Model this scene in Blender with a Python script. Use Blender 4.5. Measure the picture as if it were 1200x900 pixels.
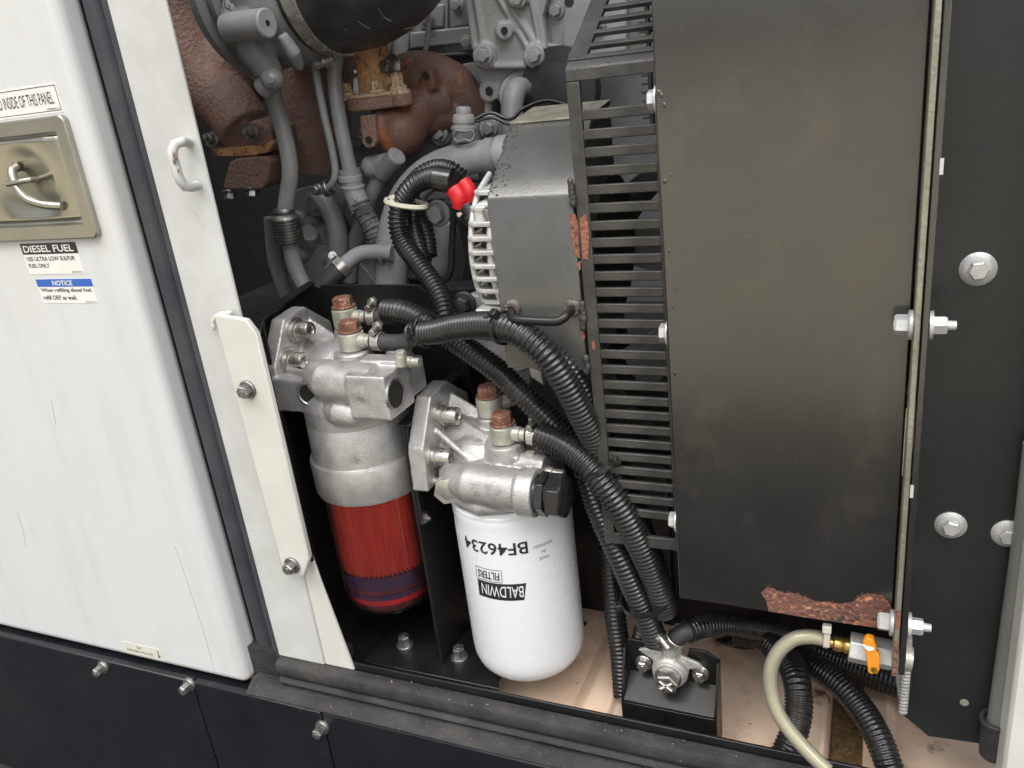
import bpy, bmesh, math, random
from mathutils import Vector, Matrix
random.seed(7)
R_ = math.radians
SC = bpy.context.scene
COL = SC.collection
for o in list(bpy.data.objects):
    bpy.data.objects.remove(o)

# ------------------------------------------------------------------ camera
FPX = 966.8                                   # focal length in pixels of a 1200 px wide frame
CAM = Vector((0.0, -0.54, 1.3))
_X = Vector((2240, -100, FPX)).normalized()
_Z = Vector((-305, 2515, FPX)).normalized()
_Y = _Z.cross(_X)
RM = Matrix((_X, _Y, _Z))                     # rows = world axes in camera coordinates
cd = bpy.data.cameras.new('camera'); cam = bpy.data.objects.new('camera', cd); COL.objects.link(cam)
cam.matrix_world = Matrix.Translation(CAM) @ RM.to_4x4()
cd.sensor_width = 36; cd.lens = FPX / 1200 * 36; cd.clip_start = 0.02; cd.clip_end = 400
SC.camera = cam

def at(u, v, Y=None, z=None, x=None):
    """world point seen at pixel (u, v) of the 1200x900 frame, on the plane Y, z or x"""
    r = RM @ Vector(((u - 600) / FPX, (450 - v) / FPX, -1))
    if Y is not None: t = (Y - CAM.y) / r.y
    elif z is not None: t = (z - CAM.z) / r.z
    else: t = (x - CAM.x) / r.x
    return CAM + r * t

# ------------------------------------------------------------------ light
SUN_EL, SUN_AZ = R_(58), R_(-35)              # azimuth measured from -Y (the open side) towards -X
w = bpy.data.worlds.new('World'); SC.world = w; w.use_nodes = True
nt = w.node_tree; nt.nodes.clear()
sky = nt.nodes.new('ShaderNodeTexSky'); sky.sky_type = 'NISHITA'; sky.sun_disc = False
sky.sun_elevation = SUN_EL; sky.sun_rotation = math.pi + SUN_AZ
sky.air_density = 1.0; sky.dust_density = 5.0; sky.ozone_density = 1.0
hs = nt.nodes.new('ShaderNodeHueSaturation'); hs.inputs['Saturation'].default_value = 0.22
hs.inputs['Value'].default_value = 1.0
bg = nt.nodes.new('ShaderNodeBackground'); bg.inputs['Strength'].default_value = 0.15
wo = nt.nodes.new('ShaderNodeOutputWorld')
nt.links.new(sky.outputs[0], hs.inputs['Color']); nt.links.new(hs.outputs[0], bg.inputs[0]); nt.links.new(bg.outputs[0], wo.inputs[0])
sl = bpy.data.lights.new('sun', 'SUN'); sl.energy = 1.0; sl.angle = R_(25); sl.color = (1.0, 0.96, 0.9)
so = bpy.data.objects.new('sun', sl); COL.objects.link(so)
sd = Vector((math.sin(SUN_AZ) * math.cos(SUN_EL), -math.cos(SUN_AZ) * math.cos(SUN_EL), math.sin(SUN_EL)))
so.rotation_euler = sd.to_track_quat('Z', 'Y').to_euler()
SC.view_settings.view_transform = 'Standard'; SC.view_settings.look = 'None'
SC.view_settings.exposure = 0.55; SC.view_settings.gamma = 1.0

# ------------------------------------------------------------------ materials
MATS = {}
def mat(name, c, c2=None, rough=0.5, metal=0.0, scale=30, bump=0.0, bscale=200, rv=0.1, spot=None, coat=0.0, streak=None, lo=0.35, hi=0.65, detail=6, spec=0.5):
    if name in MATS: return MATS[name]
    m = bpy.data.materials.new(name); m.use_nodes = True; n = m.node_tree.nodes; L = m.node_tree.links
    b = n['Principled BSDF']
    b.inputs['Metallic'].default_value = metal
    b.inputs['Specular IOR Level'].default_value = spec
    if coat >= 1: b.inputs['Coat IOR'].default_value = 1.72
    if coat: b.inputs['Coat Weight'].default_value = coat; b.inputs['Coat Roughness'].default_value = 0.17
    tc = n.new('ShaderNodeTexCoord'); mp = n.new('ShaderNodeMapping'); L.new(tc.outputs['Object'], mp.inputs[0])
    if streak: mp.inputs['Scale'].default_value = streak
    nz = n.new('ShaderNodeTexNoise'); nz.inputs['Scale'].default_value = scale; nz.inputs['Detail'].default_value = detail; nz.inputs['Roughness'].default_value = 0.65
    L.new(mp.outputs[0], nz.inputs['Vector'])
    mr = n.new('ShaderNodeMapRange'); mr.inputs[1].default_value = lo; mr.inputs[2].default_value = hi
    L.new(nz.outputs[0], mr.inputs[0])
    c2 = c2 or tuple(v * 0.75 for v in c)
    mx = n.new('ShaderNodeMix'); mx.data_type = 'RGBA'
    mx.inputs[6].default_value = (*c, 1); mx.inputs[7].default_value = (*c2, 1)
    L.new(mr.outputs[0], mx.inputs[0]); out = mx.outputs[2]
    for sp in (spot or []):
        (sc_, s_scale, thr, wid) = sp
        n2 = n.new('ShaderNodeTexNoise'); n2.inputs['Scale'].default_value = s_scale; n2.inputs['Detail'].default_value = 8; n2.inputs['Roughness'].default_value = 0.7
        L.new(tc.outputs['Object'], n2.inputs['Vector'])
        r2 = n.new('ShaderNodeMapRange'); r2.inputs[1].default_value = thr; r2.inputs[2].default_value = thr + wid
        L.new(n2.outputs[0], r2.inputs[0])
        m2 = n.new('ShaderNodeMix'); m2.data_type = 'RGBA'; m2.inputs[7].default_value = (*sc_, 1)
        L.new(out, m2.inputs[6]); L.new(r2.outputs[0], m2.inputs[0]); out = m2.outputs[2]
    L.new(out, b.inputs['Base Color'])
    rr = n.new('ShaderNodeMapRange'); rr.inputs[1].default_value = 0.3; rr.inputs[2].default_value = 0.7
    rr.inputs[3].default_value = max(0.03, rough - rv); rr.inputs[4].default_value = min(1, rough + rv)
    n3 = n.new('ShaderNodeTexNoise'); n3.inputs['Scale'].default_value = scale * 2.3; n3.inputs['Detail'].default_value = 5
    L.new(mp.outputs[0], n3.inputs['Vector']); L.new(n3.outputs[0], rr.inputs[0]); L.new(rr.outputs[0], b.inputs['Roughness'])
    if bump:
        n4 = n.new('ShaderNodeTexNoise'); n4.inputs['Scale'].default_value = bscale; n4.inputs['Detail'].default_value = 4
        L.new(tc.outputs['Object'], n4.inputs['Vector'])
        bp = n.new('ShaderNodeBump'); bp.inputs['Strength'].default_value = min(1, bump); bp.inputs['Distance'].default_value = 0.001 * max(1, bump)
        L.new(n4.outputs[0], bp.inputs['Height']); L.new(bp.outputs[0], b.inputs['Normal'])
    MATS[name] = m
    return m

WHITE = mat('white_paint', (0.64, 0.655, 0.655), (0.56, 0.57, 0.565), 0.38, scale=34, streak=(1, 1, .12), lo=.5, hi=.85, bump=0.12, bscale=500, spot=[((0.62, 0.60, 0.55), 5, 0.52, 0.3), ((0.40, 0.38, 0.34), 60, 0.70, 0.08)])
WHITE2 = mat('white_frame_paint', (0.60, 0.61, 0.60), (0.5, 0.505, 0.48), 0.45, scale=14, bump=0.2, bscale=260, spot=[((0.3, 0.27, 0.22), 60, 0.68, 0.08)])
CREAM = mat('cream_paint', (0.66, 0.66, 0.61), (0.58, 0.57, 0.52), 0.45, scale=12, bump=0.15, bscale=300, spot=[((0.35, 0.32, 0.26), 55, 0.66, 0.06), ((.45, .42, .36), 14, .6, .2)])
BLACK = mat('black_powder_coat', (0.008, 0.008, 0.0085), (0.013, 0.013, 0.013), 0.33, scale=18, bump=0.12, bscale=900, rv=0.08, spot=[((0.06, 0.06, 0.055), 70, 0.66, 0.1)])
BOXBLK = mat('black_cover_paint', (0.006, 0.006, 0.0055), (0.012, 0.0115, 0.010), 0.25, scale=7, bump=0.10, bscale=1300, rv=0.08, spec=0.8, coat=1.0, spot=[((0.14, 0.135, 0.12), 650, 0.61, 0.10), ((0.075, 0.064, 0.046), 6, 0.52, 0.28), ((0.006, 0.006, 0.006), 30, 0.62, 0.06), ((.10, .09, .07), 85, .70, .06), ((0.004, 0.004, 0.004), 13, .66, .05)])
GUARD = mat('worn_black_guard_paint', (0.095, 0.096, 0.092), (0.14, 0.14, 0.132), 0.28, metal=0.4, scale=9, bump=0.12, bscale=500, rv=0.08, spot=[((0.17, 0.17, 0.155), 34, 0.66, 0.06), ((0.03, 0.03, 0.03), 11, 0.56, 0.16)])
PANEL = mat('black_panel_paint', (0.015, 0.018, 0.019), (0.024, 0.028, 0.028), 0.34, scale=6, bump=0.15, bscale=1200, rv=0.07, spot=[((0.07, 0.07, 0.065), 620, 0.66, 0.08), ((0.035, 0.034, 0.03), 6, 0.55, 0.3), ((.12, .12, .11), 45, .73, .03)])
GRILL = mat('chipped_black_grille_paint', (0.040, 0.039, 0.037), (0.078, 0.076, 0.070), 0.38, metal=0.2, scale=40, bump=0.4, bscale=420, rv=0.12, spot=[((0.30, 0.11, 0.06), 42, 0.70, 0.02), ((.2, .2, .18), 120, .66, .06)])
NAVY = mat('black_skirt_paint', (0.005, 0.006, 0.009), (0.010, 0.011, 0.014), 0.28, scale=10, bump=0.1, bscale=500, spot=[((0.05, 0.05, 0.05), 30, 0.66, 0.1)])
ENG = mat('grey_engine_paint', (0.29, 0.30, 0.315), (0.20, 0.207, 0.217), 0.42, scale=18, bump=0.5, bscale=300, rv=0.08, spot=[((0.08, 0.08, 0.08), 30, 0.62, 0.14)])
ENGL = mat('light_grey_engine_paint', (0.36, 0.365, 0.36), (0.27, 0.275, 0.275), 0.42, scale=18, bump=0.35, bscale=300, rv=0.08, spot=[((0.13, 0.13, 0.125), 40, 0.62, 0.12)])
ENGD = mat('dark_engine_paint', (0.035, 0.038, 0.044), (0.02, 0.02, 0.025), 0.5, scale=12, bump=0.5, bscale=300)  # much darker variant of the grey engine paint
ALU = mat('cast_aluminium', (0.56, 0.555, 0.545), (0.41, 0.405, 0.395), 0.43, metal=0.62, scale=38, bump=0.5, bscale=650, rv=0.13, spot=[((0.22, 0.21, 0.19), 55, 0.58, 0.16), ((0.75, 0.74, 0.70), 160, 0.66, 0.06)])
ALUP = mat('machined_aluminium', (0.56, 0.56, 0.55), (0.42, 0.42, 0.41), 0.30, metal=0.9, scale=60, rv=0.1, bump=0.15, bscale=500)
ZINC = mat('zinc_bolt_metal', (0.62, 0.61, 0.57), (0.42, 0.41, 0.38), 0.33, metal=0.95, scale=160, rv=0.12, bump=0.2, bscale=900)
ZDULL = mat('dull_zinc_metal', (0.36, 0.36, 0.35), (0.22, 0.22, 0.21), 0.42, metal=0.9, scale=160, bump=0.3, bscale=700)
GALV = mat('hot_dip_galvanised_bolt', (0.62, 0.63, 0.63), (0.53, 0.53, 0.52), 0.42, metal=0.5, scale=200, bump=0.25, bscale=600)
BANJO = mat('dull_plated_banjo_fitting', (0.58, 0.58, 0.52), (0.42, 0.41, 0.34), 0.42, metal=0.55, scale=70, bump=0.3, bscale=600, spot=[((0.3, 0.24, 0.15), 110, 0.62, 0.1)])
COPP = mat('tarnished_copper_bolt', (0.36, 0.17, 0.11), (0.19, 0.10, 0.07), 0.42, metal=0.45, scale=120, bump=0.8, bscale=500, spot=[((0.62, 0.50, 0.38), 130, 0.56, 0.08), ((0.07, 0.04, 0.03), 200, 0.62, 0.05)])
RUST = mat('brown_rust', (0.20, 0.135, 0.12), (0.26, 0.155, 0.12), 0.55, scale=22, bump=2.5, bscale=220, spot=[((0.36, 0.19, 0.11), 40, 0.54, 0.2), ((0.62, 0.42, 0.28), 230, 0.63, 0.06), ((0.09, 0.055, 0.05), 60, 0.62, 0.1)])
RUSTO = mat('orange_rust', (0.46, 0.22, 0.10), (0.66, 0.38, 0.20), 0.8, scale=90, bump=2.5, bscale=260, spot=[((0.75, 0.52, 0.32), 200, 0.58, 0.06), ((0.07, 0.035, 0.025), 160, 0.58, 0.06)], streak=(1, 1, .35))
RUSTR = mat('red_brown_rust', (0.15, 0.068, 0.048), (0.12, 0.078, 0.065), 0.5, scale=14, bump=1.2, bscale=240, spot=[((0.40, 0.14, 0.05), 26, 0.54, 0.12), ((0.30, 0.27, 0.24), 14, 0.63, 0.05), ((0.6, 0.3, 0.15), 180, 0.66, 0.05)])
RUSTP = mat('flaking_rust_patch', (0.13, 0.06, 0.05), (0.2, 0.095, 0.07), 0.85, scale=60, bump=3.0, bscale=240, spot=[((0.55, 0.24, 0.12), 170, 0.55, 0.08), ((0.045, 0.04, 0.036), 45, 0.55, 0.08), ((.3, .13, .08), 28, .6, .1)])
PRIMER = mat('pinkish_rust_primer', (0.36, 0.14, 0.085), (0.22, 0.085, 0.055), 0.8, scale=120, bump=2.0, bscale=260, spot=[((0.05, 0.04, 0.035), 120, 0.6, 0.06)])
FLAKE = mat('pale_flaking_scale', (0.78, 0.62, 0.42), (0.42, 0.25, 0.14), 0.85, scale=200, bump=2.0, bscale=300, spot=[((0.03, 0.02, 0.02), 190, 0.58, 0.05)])
PLAS = mat('black_conduit_plastic', (0.013, 0.013, 0.014), (0.022, 0.022, 0.023), 0.25, scale=60, rv=0.08, spec=0.6, spot=[((0.06, 0.06, 0.055), 38, 0.58, 0.16), ((0.16, 0.15, 0.13), 420, 0.66, 0.06)])
RUBB = mat('dark_rubber', (0.03, 0.03, 0.032), (0.045, 0.045, 0.046), 0.55, scale=40, bump=0.3, bscale=500)
HOSEK = mat('scuffed_black_rubber', (0.03, 0.03, 0.030), (0.065, 0.062, 0.056), 0.38, scale=22, bump=0.4, bscale=250, spot=[((0.14, 0.13, 0.11), 75, 0.69, 0.05), ((0.07, 0.065, 0.055), 12, 0.58, 0.2)])
SEAL = mat('dark_grey_seal_rubber', (0.034, 0.038, 0.047), (0.055, 0.06, 0.068), 0.5, scale=22, bump=0.3, bscale=400)
SILL = mat('weathered_grey_seal', (0.012, 0.012, 0.0125), (0.045, 0.043, 0.040), 0.7, scale=34, bump=1.0, bscale=300, spot=[((0.03, 0.03, 0.03), 26, 0.6, 0.12), ((0.33, 0.3, 0.25), 150, 0.66, 0.06)], streak=(0.5, 1, 1))
FLOOR = mat('dusty_pink_floor_pan', (0.78, 0.60, 0.46), (0.66, 0.47, 0.34), 0.6, scale=9, bump=0.3, bscale=300, spot=[((0.42, 0.25, 0.17), 7, 0.52, 0.2), ((0.16, 0.075, 0.045), 17, 0.60, 0.10), ((0.12, 0.075, 0.05), 95, 0.68, 0.05)])
FOAM = mat('speckled_brown_insulation', (0.14, 0.085, 0.035), (0.33, 0.23, 0.12), 0.95, scale=160, bump=3.0, bscale=200)
CANX = 0
CAN = mat('white_filter_enamel', (0.74, 0.755, 0.78), (0.738, 0.753, 0.778), 0.27, scale=10, coat=0.3, rv=0.04)
INK = mat('black_ink', (0.02, 0.021, 0.028), (0.025, 0.025, 0.03), 0.4, scale=10)
INKG = mat('grey_ink', (0.12, 0.12, 0.13), (0.15, 0.15, 0.15), 0.4, scale=10)
BLUE = mat('blue_label_ink', (0.025, 0.11, 0.46), (0.03, 0.13, 0.5), 0.35, scale=10)
LABEL = mat('white_label_film', (0.80, 0.80, 0.76), (0.75, 0.75, 0.7), 0.35, scale=20)
LABELC = mat('cream_label_film', (0.70, 0.69, 0.60), (0.62, 0.61, 0.52), 0.4, scale=20)
STAIN = mat('brushed_stainless', (0.42, 0.41, 0.36), (0.34, 0.33, 0.28), 0.3, metal=0.85, scale=8, rv=0.04)
STAIN2 = mat('polished_stainless', (0.46, 0.45, 0.38), (0.38, 0.37, 0.31), 0.22, metal=0.95, scale=12, rv=0.05)
BAND = mat('stainless_clamp_band', (0.66, 0.64, 0.58), (0.6, 0.58, 0.52), 0.28, metal=0.8, scale=90, rv=0.05)
REDT = mat('bright_red_tape', (0.72, 0.02, 0.025), (0.55, 0.012, 0.02), 0.45, scale=60, bump=0.4, bscale=400)
PLEAT = mat('red_pleated_media', (0.80, 0.15, 0.07), (0.60, 0.06, 0.055), 0.55, scale=120, streak=(1, 1, 0.1), spot=[((0.75, 0.16, 0.05), 50, 0.58, 0.2)])
DBLUE = mat('dark_blue_end_cap', (0.035, 0.03, 0.13), (0.09, 0.035, 0.13), 0.3, scale=40)
REDB = mat('bright_red_bowl_band', (0.75, 0.03, 0.045), (0.6, 0.02, 0.04), 0.3, scale=40)
PURP = mat('purple_bowl_bottom', (0.10, 0.02, 0.055), (0.2, 0.03, 0.05), 0.3, scale=30)
NYL = mat('natural_nylon', (0.62, 0.60, 0.50), (0.55, 0.53, 0.43), 0.45, scale=50)
BRASS = mat('brass', (0.55, 0.37, 0.12), (0.42, 0.27, 0.08), 0.3, metal=0.9, scale=80)
YEL = mat('orange_valve_handle', (0.80, 0.30, 0.01), (0.72, 0.25, 0.01), 0.4, scale=60)
WELD = mat('silver_painted_weld', (0.5, 0.5, 0.48), (0.36, 0.36, 0.34), 0.45, metal=0.4, scale=80, bump=0.8, bscale=400)
EDGE = mat('worn_olive_steel_edge', (0.40, 0.39, 0.31), (0.24, 0.23, 0.18), 0.4, metal=0.5, scale=60, bump=0.6, bscale=300, streak=(1, 1, 0.25), spot=[((0.34, 0.14, 0.07), 90, 0.66, 0.05)])
BRAID = mat('grey_braided_sleeve', (0.16, 0.16, 0.16), (0.09, 0.09, 0.09), 0.6, metal=0.3, scale=300, bump=3, bscale=260)
ALTM = mat('light_grey_alternator_casting', (0.62, 0.62, 0.60), (0.50, 0.50, 0.48), 0.45, metal=0.3, scale=50, bump=0.4, bscale=400)
DARKG = mat('dark_reflection_ground', (0.05, 0.05, 0.052), (0.035, 0.035, 0.036), 0.9, scale=30, bump=1, bscale=200)  # unseen dark ground, added to darken reflections low on the radiator cover
GROUND = mat('brown_reflection_ground', (0.60, 0.54, 0.40), (0.48, 0.42, 0.31), 0.9, scale=3, bump=0.6, bscale=60)  # unseen ground, brown made up for the glow reflected high on the cover
DARKW = mat('black_acoustic_lining', (0.006, 0.006, 0.008), (0.012, 0.012, 0.014), 0.9, scale=20, bump=0.8, bscale=120)
HOLE = mat('dark_bore', (0.012, 0.012, 0.012), (0.02, 0.02, 0.02), 0.6, scale=40)
FINR = mat('radiator_fin_metal', (0.10, 0.10, 0.11), (0.05, 0.05, 0.055), 0.4, metal=0.6, scale=60)

def clear_mat(name, col, clear=0.75, rough=0.08):
    m = bpy.data.materials.new(name); m.use_nodes = True; n = m.node_tree.nodes; L = m.node_tree.links
    n.remove(n['Principled BSDF']); out = n['Material Output']
    tr = n.new('ShaderNodeBsdfTransparent'); tr.inputs[0].default_value = (*col, 1)
    gl = n.new('ShaderNodeBsdfGlossy'); gl.inputs['Roughness'].default_value = rough
    df = n.new('ShaderNodeBsdfDiffuse'); df.inputs[0].default_value = (*col, 1)
    fr = n.new('ShaderNodeFresnel'); fr.inputs[0].default_value = 1.5
    m1 = n.new('ShaderNodeMixShader'); m1.inputs[0].default_value = clear
    L.new(df.outputs[0], m1.inputs[1]); L.new(tr.outputs[0], m1.inputs[2])
    m2 = n.new('ShaderNodeMixShader'); L.new(fr.outputs[0], m2.inputs[0]); L.new(m1.outputs[0], m2.inputs[1]); L.new(gl.outputs[0], m2.inputs[2])
    L.new(m2.outputs[0], out.inputs[0]); return m
BOWL = clear_mat('red_tinted_clear_plastic', (1.0, 0.80, 0.78), 0.99, 0.05)
TUBEC = clear_mat('yellowed_clear_tube', (0.82, 0.79, 0.62), 0.72, 0.12)

# ------------------------------------------------------------------ mesh tools
def frame(d):
    d = Vector(d).normalized(); u = Vector((0, 0, 1)) if abs(d.z) < 0.9 else Vector((1, 0, 0))
    a = u.cross(d).normalized(); return a, d.cross(a).normalized(), d

class MB:
    def __init__(s): s.v = []; s.f = []
    def add(s, v, f):
        k = len(s.v); s.v += [Vector(p) for p in v]; s.f += [tuple(i + k for i in q) for q in f]; return s
    def box(s, a, b):
        x0, y0, z0 = a; x1, y1, z1 = b
        return s.add([(x0, y0, z0), (x1, y0, z0), (x1, y1, z0), (x0, y1, z0), (x0, y0, z1), (x1, y0, z1), (x1, y1, z1), (x0, y1, z1)],
                     [(0, 3, 2, 1), (4, 5, 6, 7), (0, 1, 5, 4), (1, 2, 6, 5), (2, 3, 7, 6), (3, 0, 4, 7)])
    def slab(s, pts, off):
        """closed prism: polygon of 3-D points swept by vector off"""
        n = len(pts); off = Vector(off); v = [Vector(p) for p in pts]; v += [p + off for p in v[:n]]
        f = [tuple(range(n))[::-1], tuple(range(n, 2 * n))] + [(i, (i + 1) % n, n + (i + 1) % n, n + i) for i in range(n)]
        return s.add(v, f)
    def prism(s, poly, ax, a, b):
        def p3(p, t):
            return {'x': (t, p[0], p[1]), 'y': (p[0], t, p[1]), 'z': (p[0], p[1], t)}[ax]
        p0 = [p3(p, a) for p in poly]
        return s.slab(p0, Vector(p3(poly[0], b)) - Vector(p3(poly[0], a)))
    def tube(s, pts, r, seg=16, caps=True, prof=None, up=None):
        pts = [Vector(p) for p in pts]; n = len(pts); rr = r if callable(r) else (lambda i: r)
        T = [(pts[min(i + 1, n - 1)] - pts[max(i - 1, 0)]).normalized() for i in range(n)]
        a = frame(T[0])[0] if up is None else Vector(up)
        v = []
        for i in range(n):
            a = (a - T[i] * a.dot(T[i])).normalized(); b = T[i].cross(a)
            for k in range(seg):
                t = 2 * math.pi * k / seg; q = rr(i) * (prof(i, k) if prof else 1)
                v.append(pts[i] + (a * math.cos(t) + b * math.sin(t)) * q)
        f = [(i * seg + k, i * seg + (k + 1) % seg, (i + 1) * seg + (k + 1) % seg, (i + 1) * seg + k) for i in range(n - 1) for k in range(seg)]
        if caps: f += [tuple(range(seg))[::-1], tuple(range((n - 1) * seg, n * seg))]
        return s.add(v, f)
    def cyl(s, p, q, r, r2=None, seg=24):
        r2 = r if r2 is None else r2
        return s.tube([p, q], lambda i: (r, r2)[i], seg)
    def lathe(s, prof, o, d, seg=40, closed=False):
        """prof: (radius, height) along d; closed -> ring section"""
        a, b, d = frame(d); o = Vector(o); v = []; n = len(prof)
        for (r, h) in prof:
            for k in range(seg):
                t = 2 * math.pi * k / seg
                v.append(o + d * h + (a * math.cos(t) + b * math.sin(t)) * max(r, 1e-5))
        m = n if closed else n - 1
        f = [(i * seg + k, i * seg + (k + 1) % seg, ((i + 1) % n) * seg + (k + 1) % seg, ((i + 1) % n) * seg + k) for i in range(m) for k in range(seg)]
        if not closed: f += [tuple(range(seg))[::-1], tuple(range((n - 1) * seg, n * seg))]
        return s.add(v, f)
    def ngon(s, o, d, r, h, n=6, r2=None, rot=0):
        a, b, d = frame(d); o = Vector(o); r2 = r2 or r
        p = [o + (a * math.cos(2 * math.pi * k / n + rot) + b * math.sin(2 * math.pi * k / n + rot)) * r for k in range(n)]
        q = [o + d * h + (a * math.cos(2 * math.pi * k / n + rot) + b * math.sin(2 * math.pi * k / n + rot)) * r2 for k in range(n)]
        return s.add(p + q, [tuple(range(n))[::-1], tuple(range(n, 2 * n))] + [(i, (i + 1) % n, n + (i + 1) % n, n + i) for i in range(n)])
    def ball(s, c, r, seg=16, sc=(1, 1, 1)):
        c = Vector(c); v = []; rg = seg // 2
        for i in range(1, rg):
            p = math.pi * i / rg
            for k in range(seg):
                t = 2 * math.pi * k / seg
                v.append(c + Vector((math.sin(p) * math.cos(t) * r * sc[0], math.sin(p) * math.sin(t) * r * sc[1], math.cos(p) * r * sc[2])))
        f = [(i * seg + k, i * seg + (k + 1) % seg, (i + 1) * seg + (k + 1) % seg, (i + 1) * seg + k) for i in range(rg - 2) for k in range(seg)]
        v += [c + Vector((0, 0, r * sc[2])), c - Vector((0, 0, r * sc[2]))]; n = len(v)
        f += [(n - 2, (k + 1) % seg, k) for k in range(seg)] + [(n - 1, (rg - 2) * seg + k, (rg - 2) * seg + (k + 1) % seg) for k in range(seg)]
        return s.add(v, f)

def link(o, parent=None):
    COL.objects.link(o)
    if parent is not None: o.parent = parent
    return o
def wloc(p):
    l = Vector((0, 0, 0))
    while p is not None: l += p.location; p = p.parent
    return l
def obj(name, mb, m, parent=None, bevel=0, seg=2, ang=40, recalc=True, remesh=0, smooth=4, flat=False, subs=None):
    base = wloc(parent) if parent is not None else Vector((0, 0, 0))
    me = bpy.data.meshes.new(name)
    me.from_pydata([tuple(p - base) for p in mb.v], [], mb.f)
    if recalc:
        b = bmesh.new(); b.from_mesh(me); bmesh.ops.recalc_face_normals(b, faces=b.faces); b.to_mesh(me); b.free()
    if not flat:
        me.polygons.foreach_set('use_smooth', [True] * len(me.polygons)); me.set_sharp_from_angle(angle=R_(ang))
    me.materials.append(m)
    o = bpy.data.objects.new(name, me); link(o, parent)
    if remesh:
        md = o.modifiers.new('fuse', 'REMESH'); md.mode = 'VOXEL'; md.voxel_size = remesh; md.use_smooth_shade = True
        ms = o.modifiers.new('soften', 'SMOOTH'); ms.factor = 0.6; ms.iterations = smooth
    elif bevel:
        md = o.modifiers.new('bevel', 'BEVEL'); md.width = bevel; md.segments = seg; md.limit_method = 'ANGLE'; md.angle_limit = R_(35)
    return o
def thing(name, label, cat, loc=(0, 0, 0), group=None):
    o = bpy.data.objects.new(name, None); o.location = loc; o.empty_display_size = 0.02; link(o)
    o['label'] = label; o['category'] = cat
    if group: o['group'] = group
    return o
def tag(o, label, cat, group=None):
    o['label'] = label; o['category'] = cat
    if group: o['group'] = group
    return o
def struct(name, mb, m, **k):
    o = obj(name, mb, m, **k); o['kind'] = 'structure'; return o

def smooth_path(pts, step=0.004):
    pts = [Vector(p) for p in pts]; P = [2 * pts[0] - pts[1]] + pts + [2 * pts[-1] - pts[-2]]; dense = []
    for i in range(1, len(P) - 2):
        p0, p1, p2, p3 = P[i - 1:i + 3]
        for k in range(24):
            t = k / 24
            dense.append(0.5 * ((2 * p1) + (p2 - p0) * t + (2 * p0 - 5 * p1 + 4 * p2 - p3) * t * t + (3 * p1 - p0 - 3 * p2 + p3) * t ** 3))
    dense.append(pts[-1]); out = [dense[0]]; acc = 0.0
    for a, b in zip(dense, dense[1:]):
        l = (b - a).length
        while acc + l >= step and l > 0:
            t = (step - acc) / l; a = a.lerp(b, t); out.append(a.copy()); l = (b - a).length; acc = 0.0
        acc += l
    return out
def px(*pts): return [at(u, v, Y) for (u, v, Y) in pts]

def corrugated(name, pts, r, parent=None, m=None, pitch=0.0042, seg=20, depth=0.125, seam=None, up=None):
    q = smooth_path(pts, pitch / 6); n = len(q); ph = random.random() * 6
    pat = [1 - depth * x for x in (0, .04, .55, 1, 1, .55)]
    lump = [random.uniform(-1, 1) for _ in range(n // 60 + 3)]
    def rad(i):
        t = i / 60; k = int(t); w = lump[k] * (1 - t + k) + lump[k + 1] * (t - k)
        return r * pat[i % 6] * (1 + .018 * w)
    def prof(i, k): return 0.91 if (seam is not None and k == seam) else 1.0
    mb = MB(); mb.tube(q, rad, seg, True, prof, up)
    return obj(name, mb, m or PLAS, parent, ang=75)
def pipe(pts, r, seg=20, step=0.006):
    q = smooth_path(pts, step) if len(pts) > 2 else pts
    return MB().tube(q, r, seg)

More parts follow.
